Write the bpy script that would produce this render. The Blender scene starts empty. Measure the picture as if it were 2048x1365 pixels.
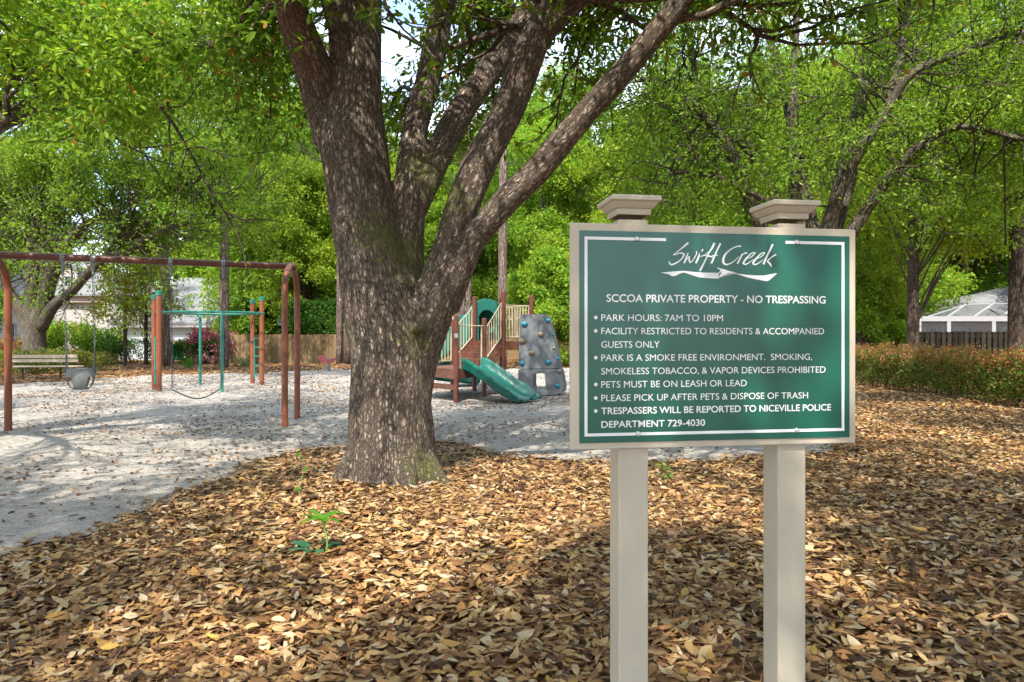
import bpy, math, random
import numpy as np
from mathutils import Vector, Matrix, geometry, noise as mnoise

# ------------------------------------------------------------------ camera, light, exposure
C = bpy.context.scene.collection
scene = bpy.context.scene
F, CX, CY, EYE = 1365.0, 1024.0, 672.0, 1.5
cam_d = bpy.data.cameras.new("camera")
cam = bpy.data.objects.new("camera", cam_d); C.objects.link(cam)
cam.location = (0, 0, EYE); cam.rotation_euler = (math.pi / 2, 0, 0)
cam_d.sensor_width = 36.0; cam_d.lens = F / 2048 * 36.0
cam_d.shift_y = -(682.5 - CY) / 2048
cam_d.clip_start = 0.05; cam_d.clip_end = 2000
scene.camera = cam

SUN_EL, SUN_ROT = math.radians(54), math.radians(188)
S = Vector((math.sin(SUN_ROT) * math.cos(SUN_EL), math.cos(SUN_ROT) * math.cos(SUN_EL), math.sin(SUN_EL)))
sl = bpy.data.lights.new("sun", 'SUN'); sl.energy = 2.6; sl.angle = math.radians(0.53); sl.color = (1.0, 0.93, 0.82)
so = bpy.data.objects.new("sun", sl); C.objects.link(so); so.rotation_euler = S.to_track_quat('Z', 'Y').to_euler()

w = bpy.data.worlds.new("World"); scene.world = w; w.use_nodes = True
nt = w.node_tree; nt.nodes.clear()
wo = nt.nodes.new('ShaderNodeOutputWorld'); bg = nt.nodes.new('ShaderNodeBackground'); bg.inputs[1].default_value = 0.15
sky = nt.nodes.new('ShaderNodeTexSky'); sky.sky_type = 'NISHITA'; sky.sun_disc = False
sky.sun_elevation = SUN_EL; sky.sun_rotation = SUN_ROT; sky.dust_density = 1.5
tc = nt.nodes.new('ShaderNodeTexCoord'); cn = nt.nodes.new('ShaderNodeTexNoise')
cn.inputs['Scale'].default_value = 2.6; cn.inputs['Detail'].default_value = 6
mp = nt.nodes.new('ShaderNodeMapping'); mp.inputs['Scale'].default_value = (1, 1, 2.2)
cr = nt.nodes.new('ShaderNodeValToRGB'); cr.color_ramp.elements[0].position = 0.40; cr.color_ramp.elements[1].position = 0.62
mx = nt.nodes.new('ShaderNodeMixRGB'); mx.inputs[2].default_value = (4.2, 4.7, 5.5, 1)
nt.links.new(tc.outputs['Generated'], mp.inputs[0]); nt.links.new(mp.outputs[0], cn.inputs['Vector'])
nt.links.new(cn.outputs['Fac'], cr.inputs[0]); nt.links.new(cr.outputs[0], mx.inputs[0])
nt.links.new(sky.outputs[0], mx.inputs[1]); nt.links.new(mx.outputs[0], bg.inputs[0]); nt.links.new(bg.outputs[0], wo.inputs[0])

vs = scene.view_settings
vs.view_transform = 'Standard'; vs.look = 'None'; vs.gamma = 1.0; vs.exposure = 1.98
scene.render.engine = 'CYCLES'
cy = scene.cycles
cy.use_denoising = True; cy.max_bounces = 7; cy.diffuse_bounces = 4; cy.glossy_bounces = 2; cy.transmission_bounces = 4; cy.transparent_max_bounces = 4
cy.sample_clamp_indirect = 6.0; cy.use_adaptive_sampling = False

# ------------------------------------------------------------------ helpers
def P(px, py, Y): return np.array([(px - CX) / F * Y, Y, EYE - (py - CY) / F * Y])
def hgt(x, y):
    """gentle ground relief"""
    return (0.022 * np.sin(x * 0.9 + 1.3) * np.sin(y * 0.7) + 0.012 * np.sin(x * 2.3 + y * 1.7)
            + 0.02 * np.exp(-((x + 1.25) ** 2 + (y - 7.1) ** 2) / 2.2) - 0.09 * np.exp(-((x + 5.3) ** 2 + (y - 11.3) ** 2) / .5) - 0.08 * np.exp(-((x + 7.0) ** 2 + (y - 10.75) ** 2) / .45) - 0.02 - 0.09 / (1 + np.exp(np.clip((y - 3.7) / 0.35, -40, 40))))
def G(px, py):
    Y = EYE * F / (py - CY); x = (px - CX) / F * Y
    return np.array([x, Y, hgt(x, Y)])
def unit(v): return v / (np.linalg.norm(v, axis=-1, keepdims=True) + 1e-9)

def tag(o, label=None, cat=None, group=None, kind=None):
    if label: o['label'] = label
    if cat: o['category'] = cat
    if group: o['group'] = group
    if kind: o['kind'] = kind
    return o
def empty(name, loc=(0, 0, 0), rz=0.0):
    o = bpy.data.objects.new(name, None); C.objects.link(o); o.location = loc; o.rotation_euler = (0, 0, rz)
    o.empty_display_size = 0.2
    return o
def link(name, me, mat=None, parent=None, local=False):
    if mat is not None: me.materials.append(mat)
    o = bpy.data.objects.new(name, me); C.objects.link(o)
    if parent is not None:
        o.parent = parent
        if not local:
            M = Matrix.LocRotScale(parent.location, parent.rotation_euler, parent.scale)
            q = parent.parent
            while q is not None:
                M = Matrix.LocRotScale(q.location, q.rotation_euler, q.scale) @ M; q = q.parent
            me.transform(M.inverted())
    return o
def copy_tree(o, parent=None):
    c = o.copy(); C.objects.link(c); c.parent = parent
    for ch in list(o.children): copy_tree(ch, c)
    return c
def npmesh(name, V, Fq, attr=None, smooth=False):
    """fast mesh from a vertex array and a list of index arrays (n,3)/(n,4)/(n,k)"""
    me = bpy.data.meshes.new(name)
    V = np.asarray(V, dtype=np.float32)
    if not isinstance(Fq, list): Fq = [Fq]
    Fq = [f for f in Fq if len(f)]
    li = np.concatenate([f.reshape(-1) for f in Fq]).astype(np.int32)
    cnt = np.concatenate([np.full(len(f), f.shape[1], np.int32) for f in Fq])
    st = np.concatenate([[0], np.cumsum(cnt)[:-1]]).astype(np.int32)
    me.vertices.add(len(V)); me.vertices.foreach_set('co', V.reshape(-1))
    me.loops.add(len(li)); me.loops.foreach_set('vertex_index', li)
    me.polygons.add(len(cnt)); me.polygons.foreach_set('loop_start', st)
    if smooth: me.polygons.foreach_set('use_smooth', np.ones(len(cnt), dtype=bool))
    if attr is not None:
        a = me.attributes.new('bark', 'FLOAT_VECTOR', 'POINT'); a.data.foreach_set('vector', np.asarray(attr, np.float32).reshape(-1))
    me.update(calc_edges=True); me.validate()
    return me

class MB:
    """collects simple solids, builds them as one mesh"""
    def __init__(s): s.v = []; s.f = []
    def add(s, v, f):
        b = len(s.v); s.v += [tuple(map(float, p)) for p in v]; s.f += [tuple(b + i for i in q) for q in f]; return s
    def box(s, c, size, R=None):
        x, y, z = [q / 2 for q in size]
        v = [Vector(p) for p in ((-x,-y,-z),(x,-y,-z),(x,y,-z),(-x,y,-z),(-x,-y,z),(x,-y,z),(x,y,z),(-x,y,z))]
        if R is not None: v = [R @ p for p in v]
        return s.add([p + Vector(c) for p in v], [(0,3,2,1),(4,5,6,7),(0,1,5,4),(1,2,6,5),(2,3,7,6),(3,0,4,7)])
    def beam(s, a, b, wd, h, up=(0, 0, 1)):
        a, b = Vector(a), Vector(b); d = (b - a); L = d.length; d.normalize(); u = Vector(up); sd = d.cross(u).normalized(); u = sd.cross(d)
        R = Matrix((d, -sd, u)).transposed()
        return s.box((a + b) / 2, (L, wd, h), R)
    def tube(s, path, r, seg=10, caps=True):
        v, f, _ = tube(np.array(path, float), np.array(r if np.ndim(r) else [r] * len(path), float), seg, caps)
        b = len(s.v); s.v += [tuple(p) for p in v]
        for q in f: s.f += [tuple(int(i) + b for i in row) for row in q]
        return s
    def prism(s, poly, axis_o, ux, uy, n, t):
        """2D polygon in plane (o,ux,uy), extruded by t along n"""
        o, ux, uy, n = map(Vector, (axis_o, ux, uy, n)); k = len(poly)
        v = [o + ux * a + uy * b for a, b in poly] + [o + ux * a + uy * b + n * t for a, b in poly]
        tri = geometry.tessellate_polygon([[Vector((a, b, 0)) for a, b in poly]])
        f = [tuple(q) for q in tri] + [tuple(i + k for i in reversed(q)) for q in tri]
        f += [(i, (i + 1) % k, (i + 1) % k + k, i + k) for i in range(k)]
        return s.add(v, f)
    def lathe(s, prof, c=(0, 0, 0), seg=24, R=None, sy=1.0):
        v = []; f = []; n = len(prof)
        for j in range(seg):
            a = 2 * math.pi * j / seg
            for r, z in prof:
                p = Vector((r * math.cos(a), r * math.sin(a) * sy, z)); v.append((R @ p if R is not None else p) + Vector(c))
        for j in range(seg):
            for i in range(n - 1):
                a, b = j * n + i, ((j + 1) % seg) * n + i; f.append((a, b, b + 1, a + 1))
        return s.add(v, f)
    def build(s, name, mat, parent=None, smooth=None, bevel=0.0, local=False, fixn=True):
        me = bpy.data.meshes.new(name); me.from_pydata(s.v, [], s.f)
        if fixn:
            import bmesh
            bm = bmesh.new(); bm.from_mesh(me); bmesh.ops.recalc_face_normals(bm, faces=bm.faces[:]); bm.to_mesh(me); bm.free()
        if smooth:
            me.polygons.foreach_set('use_smooth', np.ones(len(me.polygons), dtype=bool)); me.set_sharp_from_angle(angle=math.radians(smooth))
        me.update()
        o = link(name, me, mat, parent, local)
        if bevel:
            b = o.modifiers.new('bevel', 'BEVEL'); b.width = bevel; b.segments = 2; b.limit_method = 'ANGLE'; b.angle_limit = math.radians(35)
        return o

def tube(path, rad, seg=10, caps=True):
    """verts, [faces], bark coordinates (u, v, s) of a tapered tube with minimal twist"""
    n = len(path); T = np.gradient(path, axis=0); T = unit(T)
    ref = np.array([1.0, 0, 0]) if abs(T[0][0]) < 0.8 else np.array([0, 1.0, 0])
    U = unit(np.cross(T[0], ref)); Us = [U]
    for i in range(1, n):
        U = U - T[i] * np.dot(U, T[i]); U = unit(U); Us.append(U)
    Us = np.array(Us); Ws = np.cross(T, Us)
    a = np.linspace(0, 2 * np.pi, seg, endpoint=False); ca, sa = np.cos(a), np.sin(a)
    V = path[:, None, :] + rad[:, None, None] * (ca[None, :, None] * Us[:, None, :] + sa[None, :, None] * Ws[:, None, :])
    sl_ = np.concatenate([[0], np.cumsum(np.linalg.norm(np.diff(path, axis=0), axis=1))])
    B = np.stack([rad[:, None] * ca[None], rad[:, None] * sa[None], np.repeat(sl_[:, None], seg, 1)], -1)
    i = np.arange(n - 1)[:, None] * seg; j = np.arange(seg)[None]; j2 = (j + 1) % seg
    Q = np.stack([i + j, i + j2, i + seg + j2, i + seg + j], -1).reshape(-1, 4)
    fs = [Q]
    if caps: fs += [np.arange(seg)[::-1][None], (np.arange(seg) + (n - 1) * seg)[None]]
    return V.reshape(-1, 3), fs, B.reshape(-1, 3)

def spline(pts, k=6):
    """Catmull-Rom through rows of pts (any columns)"""
    p = np.array(pts, float); p = np.vstack([2 * p[0] - p[1], p, 2 * p[-1] - p[-2]]); out = []
    for i in range(1, len(p) - 2):
        for t in np.linspace(0, 1, k, endpoint=False):
            a, b, c, d = p[i - 1], p[i], p[i + 1], p[i + 2]
            out.append(0.5 * (2 * b + (c - a) * t + (2 * a - 5 * b + 4 * c - d) * t * t + (3 * b - a - 3 * c + d) * t ** 3))
    out.append(p[-2]); return np.array(out)

# ------------------------------------------------------------------ materials
class N:
    def __init__(s, name):
        s.m = bpy.data.materials.new(name); s.m.use_nodes = True; s.t = s.m.node_tree; s.t.nodes.clear()
        s.out = s.n('OutputMaterial')
    def n(s, typ, **kw):
        o = s.t.nodes.new('ShaderNode' + typ)
        for k, v in kw.items(): setattr(o, k, v)
        return o
    def l(s, a, b): s.t.links.new(a, b); return s
    def noise(s, scale, vec=None, detail=4, rough=0.55):
        o = s.n('TexNoise'); o.inputs['Scale'].default_value = scale; o.inputs['Detail'].default_value = detail; o.inputs['Roughness'].default_value = rough
        if vec is not None: s.l(vec, o.inputs['Vector'])
        return o.outputs['Fac']
    def ramp(s, fac, stops, interp='LINEAR'):
        o = s.n('ValToRGB'); r = o.color_ramp; r.interpolation = interp
        while len(r.elements) < len(stops): r.elements.new(0.5)
        for e, (p, c) in zip(r.elements, stops): e.position = p; e.color = (*c, 1) if len(c) == 3 else c
        s.l(fac, o.inputs[0]); return o.outputs[0]
    def mix(s, fac, a, b, mode='MIX'):
        o = s.n('MixRGB', blend_type=mode)
        for k, q in ((0, fac), (1, a), (2, b)):
            if isinstance(q, (int, float)): o.inputs[k].default_value = q
            elif isinstance(q, tuple): o.inputs[k].default_value = (*q, 1)
            else: s.l(q, o.inputs[k])
        return o.outputs[0]
    def math(s, op, a, b=0.0):
        o = s.n('Math', operation=op)
        for k, q in ((0, a), (1, b)):
            if isinstance(q, (int, float)): o.inputs[k].default_value = q
            else: s.l(q, o.inputs[k])
        return o.outputs[0]
    def bump(s, h, strength=0.5, dist=0.01):
        o = s.n('Bump'); o.inputs['Strength'].default_value = strength; o.inputs['Distance'].default_value = dist; s.l(h, o.inputs['Height']); return o.outputs[0]
    def pbsdf(s, col, rough=0.6, bump=None, metal=0.0, spec=0.5, coat=0.0):
        o = s.n('BsdfPrincipled'); o.inputs['Roughness'].default_value = rough; o.inputs['Metallic'].default_value = metal
        o.inputs['Specular IOR Level'].default_value = spec; o.inputs['Coat Weight'].default_value = coat
        if isinstance(col, tuple): o.inputs['Base Color'].default_value = (*col, 1)
        else: s.l(col, o.inputs['Base Color'])
        if bump is not None: s.l(bump, o.inputs['Normal'])
        s.l(o.outputs[0], s.out.inputs[0]); return o
    def obj(s): return s.n('TexCoord').outputs['Object']
    def gen(s): return s.n('NewGeometry')

def plain(name, col, rough=0.6, var=0.12, scale=9.0, bump=0.0, metal=0.0, spec=0.5, bscale=None, coat=0.0):
    """painted / plain surface with slight patchy wear"""
    n = N(name); v = n.obj(); f = n.noise(scale, v, 6, 0.65)
    lo = tuple(c * (1 - var) for c in col); hi = tuple(min(1, c * (1 + var)) for c in col)
    c = n.ramp(f, [(0.3, lo), (0.7, hi)])
    b = n.bump(n.noise(bscale or scale * 8, v, 4), 0.5, bump) if bump else None
    n.pbsdf(c, rough, b, metal, spec, coat); return n.m

def leafmat(name, stops, trans=0.45, gloss=0.035, tcol=1.35):
    """leaf: colour differs leaf by leaf, thin enough to let light through"""
    n = N(name); g = n.gen()
    c = n.ramp(g.outputs['Random Per Island'], stops)
    big = n.noise(0.35, g.outputs['Position'], 3)
    c = n.mix(n.ramp(big, [(0.35, (0, 0, 0)), (0.7, (0.5, 0.5, 0.5))]), c, n.mix(1.0, c, (1.25, 1.08, 0.75), 'MULTIPLY'))
    d = n.n('BsdfDiffuse'); t = n.n('BsdfTranslucent'); gl = n.n('BsdfGlossy'); gl.inputs['Roughness'].default_value = 0.42; gl.inputs[0].default_value = (0.6, 0.7, 0.5, 1)
    n.l(c, d.inputs[0]); n.l(n.mix(1.0, c, (tcol * 1.1, tcol, tcol * 0.55), 'MULTIPLY'), t.inputs[0])
    m1 = n.n('MixShader'); m1.inputs[0].default_value = trans; n.l(d.outputs[0], m1.inputs[1]); n.l(t.outputs[0], m1.inputs[2])
    fr = n.n('Fresnel'); fr.inputs[0].default_value = 1.4
    m2 = n.n('MixShader'); n.l(n.math('MINIMUM', n.math('MULTIPLY', fr.outputs[0], gloss * 6), gloss), m2.inputs[0]); n.l(m1.outputs[0], m2.inputs[1]); n.l(gl.outputs[0], m2.inputs[2])
    n.l(m2.outputs[0], n.out.inputs[0]); return n.m

def barkmat(name, scale, dark, mid, light, bump=0.03, moss=None, lichen=True, stretch=0.42, rust=None):
    n = N(name); a = n.n('Attribute', attribute_name='bark'); m = n.n('Mapping'); m.inputs['Scale'].default_value = (1, 1, stretch)
    n.l(a.outputs['Vector'], m.inputs[0])
    wv = n.n('TexNoise'); wv.inputs['Scale'].default_value = scale * 0.45; wv.inputs['Detail'].default_value = 5; wv.inputs['Roughness'].default_value = 0.65; n.l(m.outputs[0], wv.inputs['Vector'])
    mv = n.n('VectorMath', operation='SCALE'); mv.inputs['Scale'].default_value = 2.7 / scale; n.l(wv.outputs['Color'], mv.inputs[0])
    av = n.n('VectorMath', operation='ADD'); n.l(m.outputs[0], av.inputs[0]); n.l(mv.outputs[0], av.inputs[1])
    vo = n.n('TexVoronoi', feature='DISTANCE_TO_EDGE'); vo.inputs['Scale'].default_value = scale; n.l(av.outputs[0], vo.inputs['Vector'])
    vo2 = n.n('TexVoronoi', feature='DISTANCE_TO_EDGE'); vo2.inputs['Scale'].default_value = scale * 2.3; n.l(av.outputs[0], vo2.inputs['Vector'])
    fine = n.noise(scale * 4, av.outputs[0], 6, 0.75)
    dmix = n.math('ADD', vo.outputs['Distance'], n.math('ADD', n.math('MULTIPLY', n.math('SUBTRACT', fine, 0.5), 0.34), n.math('MULTIPLY', vo2.outputs['Distance'], 0.25)))
    m2_ = n.n('Mapping'); m2_.inputs['Scale'].default_value = (1, 1, stretch * 0.22); n.l(a.outputs['Vector'], m2_.inputs[0])
    fr_ = n.math('ABSOLUTE', n.math('SUBTRACT', n.noise(scale * 0.75, m2_.outputs[0], 4, 0.6), 0.5))
    fur = n.ramp(fr_, [(0.0, (0.05,) * 3), (0.03, (0.5,) * 3), (0.075, (1, 1, 1))])
    cell = n.ramp(dmix, [(0.03, (0.02,) * 3), (0.13, (0.5,) * 3), (0.30, (1, 1, 1))])
    edge = n.math('MULTIPLY', fur, cell)
    rnd = n.noise(scale * 0.8, av.outputs[0], 3)
    plate = n.ramp(n.math('ADD', n.math('MULTIPLY', rnd, 0.5), n.math('MULTIPLY', fine, 0.5)), [(0.30, mid), (0.66, light)])
    big = n.noise(2.0, n.obj(), 4)
    plate = n.mix(n.ramp(big, [(0.35, (0, 0, 0)), (0.75, (0.55,) * 3)]), plate, n.mix(1.0, plate, (0.72, 0.62, 0.52), 'MULTIPLY'))
    col = n.mix(edge, dark, plate)
    if lichen:
        lf = n.math('MULTIPLY', n.ramp(n.noise(3.2, n.obj(), 5, 0.7), [(0.50, (0, 0, 0)), (0.74, (1, 1, 1))]), n.math('MULTIPLY', edge, 0.5))
        col = n.mix(lf, col, (0.36, 0.37, 0.31))
    for spots, c, am in ((moss, (0.20, 0.215, 0.045), 0.8), (rust, (0.30, 0.10, 0.055), 0.5)):
        for (sx, sy, sz, r) in spots or ():
            d = n.n('VectorMath', operation='DISTANCE'); d.inputs[1].default_value = (sx, sy, sz)
            ge = n.gen(); n.l(ge.outputs['Position'], d.inputs[0])
            k = n.math('SUBTRACT', n.math('ADD', 1.0, n.math('MULTIPLY', n.math('SUBTRACT', n.noise(11, n.obj(), 6, 0.8), 0.5), 4.2)), n.math('DIVIDE', d.outputs['Value'], r))
            col = n.mix(n.math('MULTIPLY', n.ramp(k, [(0.0, (0, 0, 0)), (0.5, (1, 1, 1))]), n.math('MULTIPLY', n.math('ADD', 0.25, edge), am)), col, c)
    h = n.math('ADD', n.math('MULTIPLY', edge, 0.8), n.math('MULTIPLY', fine, 0.3))
    n.pbsdf(col, 0.9, n.bump(h, 1.0, bump), spec=0.2); return n.m

M = {}
M['tan_vinyl'] = plain('tan_vinyl', (0.50, 0.435, 0.335), 0.45, 0.05, 6, 0.0006, bscale=300)
M['sign_green'] = plain('sign_green', (0.005, 0.094, 0.063), 0.30, 0.16, 3, 0.0, spec=0.6)
M['white_vinyl'] = plain('white_vinyl', (0.78, 0.78, 0.78), 0.5, 0.04, 20)
M['zinc'] = plain('zinc', (0.62, 0.62, 0.62), 0.4, 0.15, 60, metal=0.6)
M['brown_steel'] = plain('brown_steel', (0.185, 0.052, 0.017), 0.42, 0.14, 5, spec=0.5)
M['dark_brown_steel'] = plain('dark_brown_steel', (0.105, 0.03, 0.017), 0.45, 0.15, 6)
M['teal_steel'] = plain('teal_steel', (0.012, 0.17, 0.125), 0.4, 0.15, 8)
M['teal_plastic'] = plain('teal_plastic', (0.004, 0.115, 0.085), 0.3, 0.12, 4, spec=0.5)
M['beige_steel'] = plain('beige_steel', (0.40, 0.32, 0.215), 0.45, 0.1, 12)
M['grey_plastic'] = plain('grey_plastic', (0.11, 0.122, 0.135), 0.5, 0.2, 5, 0.009, bscale=14)
M['blue_hold'] = plain('blue_hold', (0.015, 0.20, 0.30), 0.4, 0.15, 20, 0.003, bscale=60)
M['tan_hold'] = plain('tan_hold', (0.24, 0.165, 0.105), 0.6, 0.15, 20, 0.003, bscale=60)
M['black'] = plain('black', (0.02, 0.02, 0.022), 0.6)
M['rubber'] = plain('rubber', (0.035, 0.038, 0.042), 0.7, 0.25, 12, 0.002)
M['grey_rubber'] = plain('grey_rubber', (0.17, 0.185, 0.185), 0.6, 0.2, 9, 0.002)
M['green_rubber'] = plain('green_rubber', (0.06, 0.10, 0.085), 0.6, 0.2, 9)
M['chain'] = plain('chain', (0.10, 0.105, 0.10), 0.5, 0.3, 40, metal=0.4)
M['galv'] = plain('galv', (0.20, 0.22, 0.225), 0.5, 0.25, 40, metal=0.4)
M['bench_slat'] = plain('bench_slat', (0.43, 0.345, 0.25), 0.75, 0.15, 14, 0.002)
M['white_trim'] = plain('white_trim', (0.27, 0.27, 0.28), 0.55, 0.06, 5)
M['cream_board'] = plain('cream_board', (0.66, 0.56, 0.42), 0.6, 0.1, 3)
M['garage_door'] = plain('garage_door', (0.42, 0.46, 0.47), 0.5, 0.04, 2)
M['shutter'] = plain('shutter', (0.28, 0.09, 0.05), 0.6, 0.2, 12)
M['red_paint'] = plain('red_paint', (0.36, 0.07, 0.075), 0.45, 0.2, 10)
M['bin_green'] = plain('bin_green', (0.01, 0.16, 0.08), 0.45, 0.1, 5)
M['bin_yellow'] = plain('bin_yellow', (0.7, 0.5, 0.02), 0.5, 0.1, 5)
M['stem_green'] = plain('stem_green', (0.13, 0.26, 0.04), 0.6, 0.2, 30)
M['dead_twig'] = plain('dead_twig', (0.30, 0.25, 0.20), 0.85, 0.25, 40, 0.002)
n = N('window_glass'); n.pbsdf((0.03, 0.04, 0.045), 0.06, spec=0.8); M['glass'] = n.m
n = N('screen_mesh'); bs = n.pbsdf((0.045, 0.05, 0.055), 0.7); tr = n.n('BsdfTransparent'); ms = n.n('MixShader'); ms.inputs[0].default_value = 0.55
n.l(tr.outputs[0], ms.inputs[1]); n.l(bs.outputs[0], ms.inputs[2]); n.l(ms.outputs[0], n.out.inputs[0]); M['screen'] = n.m

def brickmat(name, a, b, mortar, scale=1.0, bump=0.006):
    n = N(name); m = n.n('Mapping'); n.l(n.obj(), m.inputs[0]); m.inputs['Rotation'].default_value = (math.pi / 2, 0, 0)
    br = n.n('TexBrick'); n.l(m.outputs[0], br.inputs[0]); br.inputs['Scale'].default_value = scale
    br.inputs['Color1'].default_value = (*a, 1); br.inputs['Color2'].default_value = (*b, 1); br.inputs['Mortar'].default_value = (*mortar, 1)
    br.inputs['Brick Width'].default_value = 0.22; br.inputs['Row Height'].default_value = 0.075; br.inputs['Mortar Size'].default_value = 0.008
    c = n.mix(0.5, br.outputs[0], n.ramp(n.noise(1.5, n.obj(), 6, 0.7), [(0.3, tuple(x * 0.75 for x in a)), (0.7, tuple(min(1, x * 1.15) for x in b))]))
    n.pbsdf(c, 0.85, n.bump(br.outputs[1], 0.6, -bump)); return n.m
M['white_brick'] = brickmat('white_brick', (0.33, 0.30, 0.275), (0.41, 0.395, 0.38), (0.27, 0.25, 0.24))
M['pink_brick'] = brickmat('pink_brick', (0.30, 0.21, 0.175), (0.38, 0.31, 0.28), (0.3, 0.27, 0.25))
M['red_brick'] = brickmat('red_brick', (0.28, 0.11, 0.08), (0.36, 0.17, 0.12), (0.35, 0.3, 0.27))
n = N('shingle'); m_ = n.n('TexBrick'); mm = n.n('Mapping'); n.l(n.obj(), mm.inputs[0]); n.l(mm.outputs[0], m_.inputs[0])
m_.inputs['Scale'].default_value = 1; m_.inputs['Brick Width'].default_value = 0.3; m_.inputs['Row Height'].default_value = 0.16; m_.inputs['Mortar Size'].default_value = 0.012
m_.inputs['Color1'].default_value = (0.13, 0.135, 0.142, 1); m_.inputs['Color2'].default_value = (0.20, 0.205, 0.212, 1); m_.inputs['Mortar'].default_value = (0.07, 0.07, 0.075, 1)
n.pbsdf(n.mix(0.35, m_.outputs[0], n.ramp(n.noise(0.8, n.obj(), 6), [(0.3, (0.11, 0.113, 0.12)), (0.7, (0.22, 0.22, 0.225))])), 0.9); M['shingle'] = n.m
def woodmat(name, a, b, z_stretch=0.08):
    n = N(name); m = n.n('Mapping'); n.l(n.obj(), m.inputs[0]); m.inputs['Scale'].default_value = (1, 1, z_stretch)
    f = n.noise(22, m.outputs[0], 6, 0.7); g = n.gen()
    c = n.ramp(n.math('ADD', n.math('MULTIPLY', f, 0.6), n.math('MULTIPLY', g.outputs['Random Per Island'], 0.4)), [(0.25, a), (0.75, b)])
    n.pbsdf(c, 0.85, n.bump(f, 0.5, 0.004), spec=0.2); return n.m
M['fence_tan'] = woodmat('fence_tan', (0.10, 0.065, 0.03), (0.225, 0.16, 0.085))
M['fence_dark'] = woodmat('fence_dark', (0.035, 0.028, 0.018), (0.12, 0.095, 0.06))
M['deck_brown'] = plain('deck_brown', (0.13, 0.05, 0.028), 0.6, 0.2, 8, 0.002)

# bark
mossM = [(*P(812, 520, 6.95), 0.30), (*P(860, 935, 6.75), 0.28), (*P(760, 460, 6.75), 0.30), (*P(850, 350, 7.2), 0.30), (*P(905, 400, 6.9), 0.22), (*P(840, 680, 6.75), 0.22)]
rustM = [(*P(612, 120, 6.6), 0.30), (*P(590, 40, 6.6), 0.25), (*P(640, 210, 6.6), 0.15)]
M['oak_bark'] = barkmat('oak_bark', 27.0, (0.082, 0.060, 0.045), (0.40, 0.32, 0.255), (0.53, 0.44, 0.36), 0.06, mossM, True, 0.44, rustM)
M['grey_bark'] = barkmat('grey_bark', 24, (0.05, 0.042, 0.032), (0.15, 0.125, 0.095), (0.28, 0.24, 0.19), 0.02)
M['pine_bark'] = barkmat('pine_bark', 12, (0.06, 0.04, 0.03), (0.19, 0.13, 0.10), (0.36, 0.30, 0.27), 0.02, lichen=False, stretch=0.3)
M['dark_bark'] = barkmat('dark_bark', 18, (0.03, 0.022, 0.017), (0.10, 0.07, 0.05), (0.18, 0.135, 0.10), 0.02, lichen=False, stretch=0.3)
# leaves
M['leaf_oak'] = leafmat('leaf_oak', [(0, (0.055, 0.12, 0.016)), (0.5, (0.105, 0.21, 0.026)), (0.92, (0.17, 0.29, 0.04)), (0.96, (0.24, 0.13, 0.03)), (1, (0.28, 0.15, 0.04))], 0.5)
M['leaf_bright'] = leafmat('leaf_bright', [(0, (0.085, 0.19, 0.02)), (0.5, (0.16, 0.30, 0.03)), (0.95, (0.26, 0.40, 0.05)), (1, (0.34, 0.23, 0.04))], 0.5)
M['leaf_lime'] = leafmat('leaf_lime', [(0, (0.10, 0.19, 0.018)), (0.5, (0.19, 0.30, 0.03)), (1, (0.31, 0.40, 0.05))], 0.5)
M['leaf_mid'] = leafmat('leaf_mid', [(0, (0.065, 0.15, 0.018)), (0.5, (0.13, 0.25, 0.028)), (1, (0.23, 0.34, 0.05))], 0.5)
M['leaf_dark'] = leafmat('leaf_dark', [(0, (0.016, 0.06, 0.012)), (0.6, (0.045, 0.12, 0.018)), (1, (0.10, 0.19, 0.035))], 0.35)
M['leaf_yellow'] = leafmat('leaf_yellow', [(0, (0.12, 0.18, 0.02)), (0.6, (0.25, 0.29, 0.03)), (1, (0.42, 0.36, 0.05))], 0.5)
M['needle'] = leafmat('needle', [(0, (0.04, 0.085, 0.02)), (0.6, (0.08, 0.14, 0.035)), (1, (0.14, 0.19, 0.05))], 0.3)
M['leaf_red'] = leafmat('leaf_red', [(0, (0.20, 0.04, 0.09)), (0.6, (0.38, 0.11, 0.19)), (1, (0.52, 0.24, 0.32))], 0.4)
M['hedge_brown'] = leafmat('hedge_brown', [(0, (0.17, 0.055, 0.03)), (0.35, (0.34, 0.12, 0.065)), (0.6, (0.48, 0.25, 0.15)), (0.7, (0.14, 0.20, 0.04)), (1, (0.26, 0.28, 0.07))], 0.4, tcol=1.1)
M['hedge_green'] = leafmat('hedge_green', [(0, (0.025, 0.065, 0.014)), (0.4, (0.08, 0.15, 0.028)), (0.8, (0.19, 0.26, 0.06)), (0.88, (0.26, 0.09, 0.045)), (1, (0.38, 0.19, 0.10))], 0.4)
M['plant_green'] = leafmat('plant_green', [(0, (0.045, 0.17, 0.012)), (1, (0.085, 0.25, 0.025))], 0.45)
M['plant_teal'] = leafmat('plant_teal', [(0, (0.006, 0.07, 0.035)), (1, (0.015, 0.12, 0.06))], 0.15, 0.3)
M['agave'] = leafmat('agave', [(0, (0.08, 0.13, 0.06)), (1, (0.2, 0.27, 0.14))], 0.2)
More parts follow.
